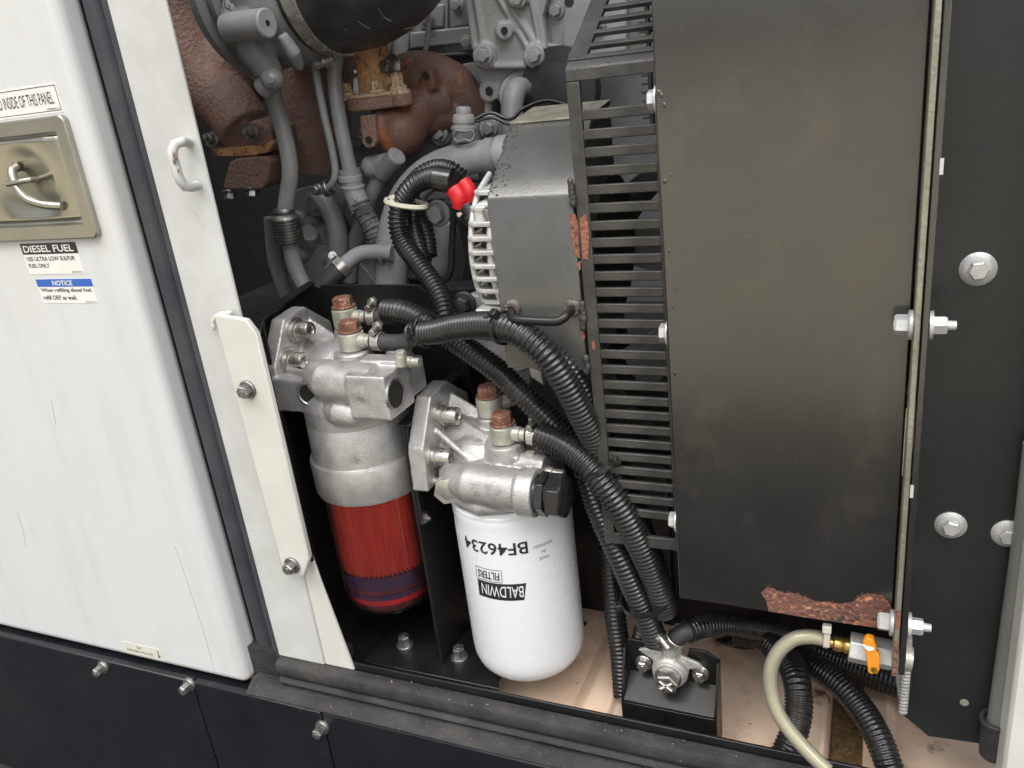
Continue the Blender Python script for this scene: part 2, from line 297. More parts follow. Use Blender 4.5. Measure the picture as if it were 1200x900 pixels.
# shared bolt meshes (axis +Z from the seat)
BOLTS = {}
def bolt_mesh(kind, r, h, m):
    key = (kind, round(r, 5), round(h, 5), m.name)
    if key in BOLTS: return BOLTS[key]
    mb = MB()
    if kind == 'hex':
        mb.lathe([(r * 1.42, 0), (r * 1.42, h * 0.18), (r * 1.3, h * 0.26)], (0, 0, 0), (0, 0, 1), 28)
        mb.ngon((0, 0, h * 0.26), (0, 0, 1), r, h * 0.62); mb.ngon((0, 0, h * 0.88), (0, 0, 1), r, h * 0.12, r2=r * 0.86)
        mb.lathe([(r * 0.45, h), (r * 0.42, h * 1.03)], (0, 0, 0), (0, 0, 1), 20)
    elif kind == 'flange':
        mb.lathe([(r * 1.75, 0), (r * 1.75, h * 0.12), (r * 1.35, h * 0.34), (r * 0.95, h * 0.40)], (0, 0, 0), (0, 0, 1), 32)
        mb.ngon((0, 0, h * 0.36), (0, 0, 1), r, h * 0.5); mb.ngon((0, 0, h * 0.86), (0, 0, 1), r, h * 0.12, r2=r * 0.84)
    elif kind == 'nut':
        mb.lathe([(r * 1.5, 0), (r * 1.5, h * 0.2)], (0, 0, 0), (0, 0, 1), 28)
        mb.ngon((0, 0, h * 0.2), (0, 0, 1), r, h * 0.6); mb.ngon((0, 0, h * 0.8), (0, 0, 1), r, h * 0.1, r2=r * 0.88)
        mb.cyl((0, 0, h * 0.8), (0, 0, h * 1.35), r * 0.52, r * 0.48, 16)
    elif kind == 'socket':
        mb.lathe([(r * 1.5, 0), (r * 1.5, h * 0.14), (r * 1.18, h * 0.15), (r * 1.18, h * 0.32), (r * 1.02, h * 0.34)], (0, 0, 0), (0, 0, 1), 32)
        prof = [(r, h * 0.34), (r, h * 0.93), (r * 0.93, h), (r * 0.55, h), (r * 0.5, h * 0.96), (r * 0.5, h * 0.55)]
        mb.lathe(prof, (0, 0, 0), (0, 0, 1), 6 * 6)
    me = bpy.data.meshes.new('bolt'); me.from_pydata([tuple(v) for v in mb.v], [], mb.f)
    b = bmesh.new(); b.from_mesh(me); bmesh.ops.recalc_face_normals(b, faces=b.faces); b.to_mesh(me); b.free()
    me.polygons.foreach_set('use_smooth', [True] * len(me.polygons)); me.set_sharp_from_angle(angle=R_(35)); me.materials.append(m)
    BOLTS[key] = me; return me
def bolt(p, d, r, h, parent, kind='hex', m=None, name='bolt', roll=None):
    me = bolt_mesh(kind, r, h, m or ZDULL)
    o = bpy.data.objects.new(name, me); link(o, parent)
    o.location = Vector(p) - wloc(parent)
    q = Vector(d).to_track_quat('Z', 'Y'); o.rotation_mode = 'QUATERNION'
    from mathutils import Quaternion
    o.rotation_quaternion = q @ Quaternion((0, 0, 1), random.uniform(0, 1) if roll is None else roll)
    return o
def bore(name, p, d, r, depth, parent, m=None):
    """a dark recessed disc seen inside a real ring"""
    mb = MB(); mb.lathe([(r, -depth), (r, -depth + 0.0005)], p, d, 28)
    return obj(name, mb, m or HOLE, parent)
def ringmb(p, d, ro, ri, h, mb=None, seg=32, ch=0.0008):
    mb = mb or MB()
    mb.lathe([(ri, 0), (ro, 0), (ro, h - ch), (ro - ch, h), (ri + ch, h), (ri, h - ch)], p, d, seg, closed=True); return mb

# flat print from the built-in font, mapped onto a surface
def text_obj(name, s, mapf, wd, ht, m, parent, bold=0.0, shear=0.0, maxedge=None, label=None):
    cu = bpy.data.curves.new(name, 'FONT'); cu.body = s; cu.size = 1; cu.align_x = 'LEFT'; cu.offset = bold; cu.shear = shear; cu.resolution_u = 3
    t = bpy.data.objects.new('tmp', cu); COL.objects.link(t)
    dg = bpy.context.evaluated_depsgraph_get(); me = bpy.data.meshes.new_from_object(t.evaluated_get(dg)); me.name = name
    COL.objects.unlink(t); bpy.data.objects.remove(t); bpy.data.curves.remove(cu)
    b = bmesh.new(); b.from_mesh(me)
    xs = [v.co.x for v in b.verts]; ys = [v.co.y for v in b.verts]
    x0, x1, y0, y1 = min(xs), max(xs), min(ys), max(ys)
    sx, sy = wd / (x1 - x0), ht / (y1 - y0)
    for v in b.verts: v.co = Vector(((v.co.x - x0) * sx, (v.co.y - y0) * sy, 0))
    if maxedge:
        for _ in range(4):
            e = [e for e in b.edges if e.calc_length() > maxedge]
            if not e: break
            bmesh.ops.subdivide_edges(b, edges=e, cuts=1)
        bmesh.ops.triangulate(b, faces=b.faces)
    base = wloc(parent)
    for v in b.verts: v.co = Vector(mapf(v.co.x, v.co.y)) - base
    b.to_mesh(me); b.free(); me.materials.clear(); me.materials.append(m)
    return link(bpy.data.objects.new(name, me), parent)

# ================================================================== THE SETTING
g = MB(); g.add([(-60, -60, 0), (60, -60, 0), (60, 60, 0), (-60, 60, 0)], [(0, 1, 2, 3)])
struct('ground', g, GROUND, recalc=False)  # out of view; its brown is chosen for reflections in the cover

ap = MB(); ap.add([(-8, -2.45, .004), (8, -2.45, .004), (8, 6, .004), (-8, 6, .004)], [(0, 1, 2, 3)]); struct('dark_reflected_strip', ap, DARKG, recalc=False)  # unseen strip, added so the lower part of the cover reflects dark
enc = thing('generator_enclosure', 'black lined box body around the engine bay', 'enclosure', (-0.4, 0.5, 0.4))
obj('back_wall', MB().box((-1.5, 0.86, 0.66), (0.45, 0.90, 1.95)), DARKW, enc)
obj('side_wall', MB().box((-1.54, 0.03, 0.66), (-1.50, 0.90, 1.95)), DARKW, enc)
obj('side_wall', MB().box((0.45, 0.06, 0.66), (0.49, 0.90, 1.95)), DARKW, enc)
obj('roof', MB().box((-1.54, 0.55, 1.95), (0.49, 0.90, 1.98)), WHITE, enc)

# floor pan inside the bay: pressed sheet whose folds run into the bay
fl = MB()
prof = [(-1.5, .690), (-.262, .690), (-.246, .703), (-.222, .704), (-.216, .698), (-.198, .698), (-.046, .698), (-.042, .706), (-.024, .706), (-.020, .699), (-.0185, .66), (-1.5, .66)]
fl.prism(prof, 'y', 0.018, 0.86)
struct('floor_pan', fl, FLOOR, bevel=0.002)
struct('floor_insulation', MB().box((-.018, .018, .655), (.0085, .86, .672)), FOAM)
fr = MB(); fr.prism([(.009, .66), (.009, .704), (.030, .706), (.034, .699), (.45, .699), (.45, .66)], 'y', 0.018, 0.86)
struct('floor_pan', fr, FLOOR, bevel=0.002)

# lower skirt of the housing with its sill
sk = thing('housing_skirt', 'glossy black lower skirt running under the white door and the open bay', 'skirt', (-.5, 0, .44))
for x0, x1 in ((-1.6, -.6905), (-.6885, -.5135), (-.5115, .45)):
    obj('skirt_panel', MB().box((x0, -.013, .443), (x1, -.004, .6945)), NAVY, sk, bevel=.0015)
obj('backing_rail', MB().box((-1.6, -.0035, .44), (.45, .012, .690)), NAVY, sk)
for (u, v) in ((118, 783), (219, 803), (375, 853)):
    p = at(u + 4, v - 2, Y=-.013); bolt(p, (0, -1, 0), .0058, .014, sk, 'hex', ZDULL)
bs = thing('base_rail', 'grey steel base rail showing below the black skirt at the lower left corner', 'rail', (-.6, -.02, .30))
obj('rail', MB().box((-1.7, -.035, .26), (.5, .05, .437)), SILL, bs, bevel=.003)

sill = thing('door_sill', 'weathered grey rubber sill strip along the lower edge of the open bay', 'door sill', (-.2, 0, .69))
lg = MB().prism([(-.0128, .6952), (-.0118, .6972), (.0, .7045), (.0125, .7055), (.0125, .6952)], 'x', -.612, .45)
obj('ledge', lg, SILL, sill, bevel=.001)
obj('gap_filler', MB().box((-.62, .0135, .684), (-.505, .05, .7370)), SILL, sill)  # added to cover the gap below the post where floor showed through
sp = MB().prism([(.0015, .7075), (-.001, .7115), (.0015, .7155), (.0045, .7165), (.0045, .7185), (.0, .7205), (-.0015, .7245), (-.0005, .733), (.0025, .7365), (.012, .7375), (.012, .7075)], 'x', -.571, .45)
obj('seal_strip', sp, SILL, sill, ang=60)
obj('lip', MB().box((-.541, .0135, .70), (.45, .0165, .7455)), BLACK, sill, bevel=.0008)

# closed door on the left
dr = thing('cabinet_door', 'closed white cabinet door with stainless latch and diesel stickers', 'door', (-.9, 0, .7))
obj('door_panel', MB().box((-1.45, 0, .694), (-.6195, .032, 1.9)), WHITE, dr, bevel=.010, seg=5)
lt = MB()   # latch bezel: rounded frame with an open middle, then recess pan behind it
def rrect(x0, x1, z0, z1, r, n=6):
    p = []
    for cx, cz, a0 in ((x1 - r, z1 - r, 0), (x0 + r, z1 - r, 90), (x0 + r, z0 + r, 180), (x1 - r, z0 + r, 270)):
        for k in range(n + 1):
            t = R_(a0 + 90 * k / n); p.append((cx + r * math.cos(t), cz + r * math.sin(t)))
    return p
def frame_mb(rings):
    """rings: list of (polygon, y); consecutive rings are bridged"""
    mb = MB(); n = len(rings[0][0]); v = []
    for poly, y in rings: v += [(p[0], y, p[1]) for p in poly]
    f = [(i * n + k, i * n + (k + 1) % n, (i + 1) * n + (k + 1) % n, (i + 1) * n + k) for i in range(len(rings) - 1) for k in range(n)]
    return mb.add(v, f), n
LX0, LX1, LZ0, LZ1 = -.80, -.6405, 1.199, 1.3055
bz, n = frame_mb([(rrect(LX0, LX1, LZ0, LZ1, .006), .001), (rrect(LX0, LX1, LZ0, LZ1, .006), -.0048), (rrect(LX0 + .0012, LX1 - .0012, LZ0 + .0012, LZ1 - .0012, .005), -.0058),
                  (rrect(LX0 + .013, LX1 - .0125, LZ0 + .0125, LZ1 - .0125, .003), -.0058), (rrect(LX0 + .0145, LX1 - .014, LZ0 + .014, LZ1 - .014, .003), -.0035), (rrect(LX0 + .0145, LX1 - .014, LZ0 + .014, LZ1 - .014, .003), .002)])
latch = obj('latch_bezel', bz, STAIN, dr, recalc=True, ang=30)
# paddle: raised plate inside the bezel, dished in the middle
X0, X1, Z0, Z1 = LX0 + .016, LX1 - .0155, LZ0 + .0165, LZ1 - .0155
pd = MB(); NX, NZ = 64, 44; v = []
def dish(x, z):
    # oval finger dish around the T handle plus a slanted right edge
    d = math.hypot((x + .712) / .042, (z - 1.250) / .036)
    y = -.0066 + .0046 * math.exp(-(d * 1.15) ** 4) + .0009 * math.sin((x + .712) * 60 + (z - 1.25) * 45) * math.exp(-d * d)
    e = min(x - X0, X1 - x, z - Z0, Z1 - z)
    if e < .003: y += .003 * (1 - e / .003) ** 2
    if x > X1 - .016: y += .0035 * ((x - (X1 - .016)) / .016)
    return y
for j in range(NZ + 1):
    for i in range(NX + 1):
        x = X0 + (X1 - X0) * i / NX; z = Z0 + (Z1 - Z0) * j / NZ; v.append((x, dish(x, z), z))
pd.add(v, [(j * (NX + 1) + i, j * (NX + 1) + i + 1, (j + 1) * (NX + 1) + i + 1, (j + 1) * (NX + 1) + i) for j in range(NZ) for i in range(NX)])
obj('paddle', pd, STAIN2, latch, recalc=False, ang=60)
hd = pipe(px((20, 196, -.004), (14, 200, -.010), (18, 216, -.014), (30, 232, -.014), (52, 240, -.012), (78, 242, -.006)), .0042, 14)
obj('handle_grip', hd, STAIN2, latch)
hb = pipe(px((46, 210, .000), (34, 211, -.012), (8, 216, -.018)), .0026, 12); obj('pull_bar', hb, STAIN2, latch)
obj('gasket', MB().box((LX0 + .014, .0025, LZ0 + .013), (LX1 - .013, .004, LZ1 - .013)), HOLE, latch)

def plane_map(x0, z0, y): return lambda x, z: (x0 + x, y, z0 + z)
def sticker(name, x0, x1, z0, z1, label, m=LABEL, border=False):
    s_ = obj(name, MB().box((x0, -.0004, z0), (x1, .0002, z1)), m, dr); s_['label'] = label
    if border:
        t = .0006; q = MB(); y0, y1 = -.00055, -.0003; i = .0016
        for a, b in (((x0 + i, y0, z0 + i), (x1 - i, y1, z0 + i + t)), ((x0 + i, y0, z1 - i - t), (x1 - i, y1, z1 - i)), ((x1 - i - t, y0, z0 + i), (x1 - i, y1, z1 - i))): q.box(a, b)
        obj('border_line', q, INK, s_)
    return s_
s1 = sticker('warning_sticker', -.745, -.6435, 1.3075, 1.3315, 'white sticker reading INSIDE OF THIS PANEL above the latch', border=True)
text_obj('lettering', 'LOCATED INSIDE OF THIS PANEL', plane_map(-.7440, 1.3150, -.0006), .0930, .0100, INK, s1, bold=.0)
text_obj('small_print', '0870000123', plane_map(-.6625, 1.3103, -.0006), .0155, .0015, INK, s1)
sx0, sx1 = -.7525, -.6775
s2 = sticker('fuel_sticker', sx0, sx1, 1.1655, 1.1955, 'white sticker with a black DIESEL FUEL heading')
obj('heading_band', MB().box((sx0, -.0006, 1.1850), (sx1, -.0003, 1.1955)), INK, s2)
text_obj('lettering', 'DIESEL FUEL', plane_map(sx0 + .003, 1.1869, -.0008), .0675, .0068, LABEL, s2, bold=.02)
text_obj('lettering', 'USE ULTRA LOW SULFUR', plane_map(sx0 + .003, 1.1785, -.0006), .0655, .0042, INK, s2, bold=.015)
text_obj('lettering', 'FUEL ONLY', plane_map(sx0 + .003, 1.1718, -.0006), .0285, .0042, INK, s2, bold=.015)
text_obj('small_print', '0871000301', plane_map(sx1 - .0155, 1.1665, -.0006), .0135, .0014, INK, s2)
nx0, nx1 = -.7465, -.6715
s3 = sticker('notice_sticker', nx0, nx1, 1.1365, 1.1605, 'white sticker with a blue NOTICE heading')
obj('heading_band', MB().box((nx0, -.0006, 1.1530), (nx1, -.0003, 1.1605)), BLUE, s3)
text_obj('lettering', 'NOTICE', plane_map(nx0 + .022, 1.1543, -.0008), .027, .0048, LABEL, s3, bold=.02)
text_obj('lettering', 'When refilling diesel fuel,', plane_map(nx0 + .003, 1.1468, -.0006), .069, .0047, INK, s3, bold=.015)
text_obj('lettering', 'refill DEF as well.', plane_map(nx0 + .003, 1.1400, -.0006), .046, .0044, INK, s3, bold=.015)
text_obj('small_print', '0870001201', plane_map(nx1 - .0155, 1.1373, -.0006), .0135, .0012, INK, s3)
# small drain label low on the door
a = at(141, 748, Y=0); b = at(195, 777, Y=0)
s4 = sticker('drain_sticker', a.x, b.x, .7025, .7185, 'small cream sticker reading OIL DRAIN PLUG', LABELC)
wd4 = b.x - a.x
text_obj('lettering', 'OIL', plane_map(a.x + wd4 * .36, .7125, -.0006), .008, .0032, INKG, s4, bold=.01)
text_obj('lettering', 'DRAIN PLUG', plane_map(a.x + wd4 * .10, .7063, -.0006), wd4 * .62, .0034, INKG, s4, bold=.01)
q = MB().slab([(b.x - .008, -.0006, .7045), (b.x - .0105, -.0006, .7085), (b.x - .0088, -.0006, .7085), (b.x - .0088, -.0006, .7155), (b.x - .0072, -.0006, .7155), (b.x - .0072, -.0006, .7085), (b.x - .0055, -.0006, .7085)], (0, .0003, 0))
obj('arrow', q, INKG, s4)

# rubber door seal and white post
se = MB().prism([(-.632, .05), (-.632, .031), (-.617, .033), (-.6135, .024), (-.609, .019), (-.603, .017), (-.597, .021), (-.594, .026), (-.590, .021), (-.584, .015), (-.578, .013), (-.5745, .016), (-.5735, .05)], 'z', .713, 1.9)
tag(obj('door_seal', se, SEAL, ang=60), 'dark grey ribbed rubber seal between the white door and the white post', 'seal')
post = thing('door_post', 'white painted steel post at the left edge of the open bay', 'post', (-.54, .02, .7))
obj('post', MB().box((-.573, .010, .7375), (-.5130, .0135, 1.9)), WHITE2, post, bevel=.0015, seg=3)
g1 = at(364, 655, Y=.0115); g2 = at(375, 680, Y=.0115); g3 = at(413, 776, Y=.0115)
obj('gusset_sheet', MB().prism([(-.5128, .89), (g1.x, .89), (g2.x, g2.z), (g3.x, .7378), (-.5128, .7378)], 'y', .0115, .0145), CREAM, post, bevel=.0008)
lp = pipe(px((222, 167, .011), (214, 166, -.004), (205, 169, -.010), (202, 180, -.013), (206, 196, -.013), (210, 209, -.013), (216, 218, -.010), (224, 219, -.004), (233, 217, .011)), .0041, 16)
lpo = obj('grab_loop', lp, WHITE2, post)
cr = MB(); 
for (u, v, s_) in ((205, 183, .0022), (204, 189, .0016), (209, 200, .0011)): cr.ball(at(u, v, Y=-.0165), s_, 10, (1, .35, 1.6))
obj('rust_chip', cr, RUST, lpo)
bp = [(-.529, 1.128), (-.495, 1.1235), (-.487, 1.111), (-.4865, .884), (-.499, .860), (-.5235, .864)]
bk = thing('post_bracket', 'cream flat bracket plate welded to the white post holding the filter mounts', 'bracket', (-.508, 0, .86))
obj('plate', MB().slab([(x, -.005, z) for x, z in bp], (0, .006, 0)), CREAM, bk, bevel=.0012, seg=2)
obj('return_flange', MB().prism([(-.5285, 1.126), (-.5225, 1.126), (-.518, .867), (-.5235, .867)], 'y', .0012, .0095), CREAM, bk)
wl = MB()
for path in (((250, 385), (251, 374), (258, 368), (270, 367)), ((330, 652), (334, 668))):
    for q_ in smooth_path(px(*[(u, v, .0055) for u, v in path]), .0022): wl.ball(q_, random.uniform(.0020, .0028), 12)
wb_ = obj('weld_bead', wl, CREAM, bk, remesh=.0008, smooth=3); wb_['kind'] = 'stuff'
for (u, v) in ((291, 456), (343, 662)): bolt(at(u, v, Y=-.005), (0, -1, 0), .0062, .010, bk, 'hex', ZDULL)

# ------------------------------------------------------------------ filter brackets (black sheet)
b1 = thing('filter_bracket', 'black sheet bracket behind the red fuel filter bolted to the cream plate', 'bracket', (-.5, .1, .74))
obj('side_sheet', MB().prism([(.052, 1.103), (.155, 1.112), (.172, 1.10), (.172, .735), (.052, .735)], 'x', -.546, -.543), BLACK, b1, bevel=.0006)
obj('front_flange', MB().box((-.546, .0515, .74), (-.528, .0535, 1.102)), BLACK, b1)
obj('bolt_tab', MB().box((-.520, .0014, .875), (-.489, .0040, 1.104)), BLACK, b1)
obj('base_sheet', MB().box((-.62, .0185, .7205), (-.400, .1715, .7235)), BLACK, b1)
obj('folded_edge', MB().slab([(-.500, .003, 1.1045), (-.492, .003, 1.1035), (-.536, .062, 1.1035), (-.538, .155, 1.1135), (-.546, .155, 1.1145), (-.546, .056, 1.1055)], (0, 0, -.0025)), BLACK, b1, bevel=.0004)
obj('back_sheet', MB().prism([(-.546, .735), (-.546, 1.105), (-.425, 1.105), (-.388, 1.073), (-.375, .95), (-.375, .735)], 'y', .172, .175), BLACK, b1, bevel=.0006)
rb = MB().slab([(-.5425, .02, 1.09), (-.5425, .035, 1.085), (-.5425, .03, 1.05), (-.5425, .018, 1.045)], (.004, 0, 0)); obj('rib', rb, BLACK, b1)
for z in (1.035, 1.012, .80): bolt((-.5425, .022, z), (1, 0, 0), .0042, .006, b1, 'nut', ZDULL)
b2 = thing('filter_bracket', 'black sheet bracket standing between the red filter and the white filter', 'bracket', (-.4, .1, .735))
obj('side_sheet', MB().prism([(.056, 1.001), (.235, 1.012), (.235, .731), (.052, .731), (.054, .90)], 'x', -.398, -.395), BLACK, b2, bevel=.0006)
obj('folded_edge', MB().slab([(-.4012, .056, 1.001), (-.390, .056, 1.000), (-.390, .235, 1.0105), (-.4012, .235, 1.012)], (0, 0, .0024)), BLACK, b2, bevel=.0004)
obj('folded_edge', MB().slab([(-.3948, .057, .999), (-.3948, .068, 1.000), (-.3948, .062, .93), (-.3948, .055, .90)], (.0035, 0, 0)), BLACK, b2)
fp = MB().slab([(-.483, .034, .727), (-.480, .125, .727), (-.375, .125, .727), (-.322, .034, .727)], (0, 0, .0032))
obj('foot_plate', fp, BLACK, b2, bevel=.0012)
obj('foot_block', MB().box((-.475, .040, .699), (-.345, .12, .7265)), BLACK, b2)
for (u, v) in ((475, 757), (539, 771)): bolt(at(u, v, z=.7303), (0, 0, 1), .0066, .0140, b2, 'hex', ZDULL)
bolt((-.3945, .062, .900), (1, 0, 0), .0045, .006, b2, 'nut', ZDULL)

# ------------------------------------------------------------------ filter heads
def socket_screws(t, pts):
    for p in pts: bolt(p, (1, 0, 0), .0086, .0200, t, 'socket', ZINC)
def banjo(t, c, zt, zb, r, out, cop=True):
    """union ring standing on zb..zt with outlet neck towards out"""
    c = Vector(c); u = MB()
    u.lathe([(r * .86, 0), (r, .0015), (r * 1.02, (zt - zb) * .5), (r, zt - zb - .002), (r * .8, zt - zb)], (c.x, c.y, zb), (0, 0, 1), 32)
    d = Vector(out).normalized(); m_ = Vector((c.x, c.y, (zt + zb) / 2))
    u.tube([m_, m_ + d * .018, m_ + d * .0185, m_ + d * .028], lambda i: (.0072, .0068, .0058, .0056)[i], 20)
    un = obj('banjo_union', u, BANJO, t, ang=45)
    cb = MB(); cb.lathe([(r * .95, 0), (r * .95, .0016), (r * .8, .0018)], (c.x, c.y, zt), (0, 0, 1), 28)
    cb.ngon((c.x, c.y, zt + .0016), (0, 0, 1), r * .82, .0075, rot=.3); cb.ngon((c.x, c.y, zt + .0091), (0, 0, 1), r * .82, .0012, r2=r * .7, rot=.3)
    cb.lathe([(r * .5, .0100), (r * .45, .0108)], (c.x, c.y, zt), (0, 0, 1), 20)
    obj('banjo_bolt', cb, COPP, t, bevel=.0004)
    return m_ + d * .028, d
def clamp(t, p, d, r, wdt=.0085, name='hose_clamp', scr=(0, 0, 1), m=BAND):
    p = Vector(p); d = Vector(d).normalized(); mb = MB()
    ringmb(p - d * wdt / 2, d, r + .0011, r, wdt, mb, 36, .0003)
    cl = obj(name, mb, m, t)
    s_ = Vector(scr); s_ = (s_ - d * s_.dot(d)).normalized(); tt = d.cross(s_)
    sc = MB(); c = p + s_ * (r + .0045)
    sc.cyl(c - tt * .006, c + tt * .005, .0034, .0034, 16); sc.ngon(c - tt * .0105, tt, .0044, .005); sc.lathe([(.0052, 0), (.0052, .001)], c - tt * .0062, tt, 20)
    obj('worm_screw', sc, ZINC, cl, bevel=.0003)
    sl_ = MB()
    for k in range(14):
        a = k * .16 - 1.5
        q = p + (s_ * math.cos(a) + tt * math.sin(a)) * (r + .0011)
        nrm = (s_ * math.cos(a) + tt * math.sin(a)); tg = d.cross(nrm)
        sl_.slab([q - d * wdt * .32 - tg * .0003, q - d * wdt * .32 + tg * .0003, q + d * wdt * .32 + tg * .0009, q + d * wdt * .32 + tg * .0003], nrm * .00025)
    obj('band_slots', sl_, HOLE, cl)
    return cl

# -- white spin-on filter and its head
h2 = thing('fuel_filter', 'white spin-on fuel filter printed BF46234 under a cast aluminium head', 'filter', (-.3075, .085, .72))
cx, cy = -.3075, .085
c = MB(); c.lathe([(.030, .7385), (.041, .7390), (.0485, .7420), (.0535, .7485), (.0560, .757), (.0567, .768), (.0567, .905), (.0562, .912), (.0567, .918), (.0567, .930), (.0545, .9335), (.045, .934)], (cx, cy, 0), (0, 0, 1), 96)
q = MB(); ringmb((cx, cy, .9265), (0, 0, 1), .0573, .0560, .0030, q, 96, .0008)
can = obj('canister', c, CAN, h2, ang=50)
ga = MB(); ga.lathe([(.0500, .9335), (.0515, .9345), (.0515, .9375), (.045, .938)], (cx, cy, 0), (0, 0, 1), 64); obj('gasket', ga, RUBB, h2); obj('rolled_seam', q, CAN, h2)
def cyl_map(th0, z0, r=.0571, flip=True):
    # angle th measured from -Y towards +X ; upside-down print reads from the right to the left
    def f(x, y):
        th = th0 - x / r; z = z0 - y
        return (cx + r * math.sin(th), cy - r * math.cos(th), z)
    return f
CAMTH = math.atan2(CAM.x - cx, cy - CAM.y)
text_obj('part_number', 'BF46234', cyl_map(CAMTH + R_(9), .9045), .0655, .0128, INK, can, bold=.012, maxedge=.004)
# logo plate: slanted dark box with white lettering, outlined FILTERS box above it (below, as the can hangs)
def cyl_patch(name, quad, m, r, nu=18, nv=3, curve=0):
    """quad: (th, z) corners in order, wrapped on the can"""
    (a0, a1, a2, a3) = quad; mb = MB(); v = []
    for j in range(nv + 1):
        for i in range(nu + 1):
            s_, t_ = i / nu, j / nv
            th = (a0[0] * (1 - s_) + a1[0] * s_) * (1 - t_) + (a3[0] * (1 - s_) + a2[0] * s_) * t_
            z = (a0[1] * (1 - s_) + a1[1] * s_) * (1 - t_) + (a3[1] * (1 - s_) + a2[1] * s_) * t_ - curve * 4 * s_ * (1 - s_)
            v.append((cx + r * math.sin(th), cy - r * math.cos(th), z))
    mb.add(v, [(j * (nu + 1) + i, j * (nu + 1) + i + 1, (j + 1) * (nu + 1) + i + 1, (j + 1) * (nu + 1) + i) for j in range(nv) for i in range(nu)])
    return obj(name, mb, m, can, recalc=False)
T = lambda x: CAMTH + x / .0567
cyl_patch('logo_plate', [(T(-.046), 0.8430), (T(.000), 0.8430), (T(.0035), 0.8610), (T(-.0455), 0.8610)], INK, .05695, curve=.0)
text_obj('logo_lettering', 'BALDWIN', cyl_map(CAMTH + R_(0) + .0005 / .0567, .8585, r=.0572), .0425, .0120, CAN, can, bold=.0, shear=.12, maxedge=.004)
for q_ in ([(T(-.046), 0.8620), (T(-.019), 0.8620), (T(-.019), 0.8626), (T(-.046), 0.8626)], [(T(-.0455), 0.8750), (T(-.0185), 0.8750), (T(-.0185), 0.8756), (T(-.0455), 0.8756)],
           [(T(-.046), 0.8620), (T(-.0455), 0.8620), (T(-.0450), 0.8756), (T(-.0455), 0.8756)], [(T(-.019), 0.8620), (T(-.0185), 0.8620), (T(-.0175), 0.8756), (T(-.018), 0.8756)]):
    cyl_patch('logo_outline', q_, INK, .05695, 6, 1)
text_obj('logo_lettering', 'FILTERS', cyl_map(CAMTH - .0203 / .0567, .8730, r=.0571), .0232, .0085, INK, can, bold=.015, shear=.12, maxedge=.004)
for k, (s_, w_) in enumerate((('MADE', .0105), ('IN', .004), ('INDONESIA', .020))):
    th = CAMTH + (.0235 + w_ / 2) / .0567
    text_obj('small_print', s_, cyl_map(th, .8840 + .0068 * k, r=.0571), w_, .0030, INKG, can, maxedge=.004)
text_obj('part_number', 'BF46234', cyl_map(CAMTH + 1.12 + 1.12, .9215), .0640, .0128, INK, can, bold=.012, maxedge=.004)
text_obj('logo_lettering', 'BALDWIN', cyl_map(CAMTH + 1.12 + 1.05, .8830), .0480, .0150, INK, can, bold=.02, shear=.12, maxedge=.004)

def head(t, cx, cy, z, fx, low):
    """cast head: flange plate on the left (YZ plane), dome over the can, fairing between"""
    m = MB()
    m.lathe([(.0535, 0), (.0540, .006), (.0520, .013), (.047, .021), (.036, .030), (.022, .036)], (cx, cy, z), (0, 0, 1), 48)
    m.prism([(.046, z + .001), (.049, z + .044), (.078, z + .085), (.112, z + .088), (.150, z + .060), (.152, z + .004)], 'x', fx, fx + .0165)
    # fairing from the flange to the dome
    a = [(fx + .014, .072, z + .010), (fx + .014, .078, z + .032), (fx + .014, .104, z + .060), (fx + .014, .116, z + .076), (fx + .014, .140, z + .056), (fx + .014, .142, z + .012)]
    b = [(cx + .005, .060, z + .014), (cx + .005, .055, z + .034), (cx + .005, .070, z + .046), (cx + .005, .100, z + .046), (cx + .005, .118, z + .034), (cx + .005, .118, z + .014)]
    m.add(a + b, [tuple(range(6))[::-1], tuple(range(6, 12))] + [(i, (i + 1) % 6, 6 + (i + 1) % 6, 6 + i) for i in range(6)])
    m.tube([(fx + .016, .077, z + .052), (cx - .012, .056, z + .024)], .0034, 10)
    return m
m = head(h2, cx, cy, .938, -.390, False)
m.tube([(-.368, .068, .951), (-.357, .060, .953), (-.342, .049, .956), (-.322, .039, .958), (-.262, .033, .958)], lambda i: (.004, .010, .0155, .0188, .0190)[i], 32); m.ball((-.330, .084, .964), .028, 28, (1.25, .9, .75)); m.tube([(-.373, .060, .944), (-.335, .046, .950)], .0035, 10)       # cross bore
m.tube([(-.272, .033, .958), (-.256, .033, .958)], .0212, 32)
m.tube([(-.345, .052, .944), (-.332, .040, .941), (-.312, .032, .941), (-.284, .031, .944)], lambda i: (.008, .0105, .0105, .008)[i], 20)  # bulge below it
m.tube([(-.3005, .072, .955), (-.3005, .072, .9855)], lambda i: (.0205, .0178)[i], 32)          # riser
m.tube([(-.325, .100, .958), (-.325, .100, .998)], lambda i: (.017, .0135)[i], 28)             # rear riser
m.tube([(-.280, .060, .972), (-.255, .056, .972)], .0095, 20)
m.box((-.285, .050, .955), (-.262, .085, .976))
obj('filter_head', m, ALU, h2, remesh=.00125, smooth=5)
socket_screws(h2, [(-.3735, .088, 1.0000), (-.3735, .064, .9680)])
banjo(h2, (-.3005, .072), 1.0035, .9855, .0125, (1, -.10, 0))
e2, d2 = Vector((-.2725, .0692, .9945)), Vector((1, -.10, 0)).normalized()
banjo(h2, (-.325, .100), 1.0175, .998, .0125, (.75, .6, 0))
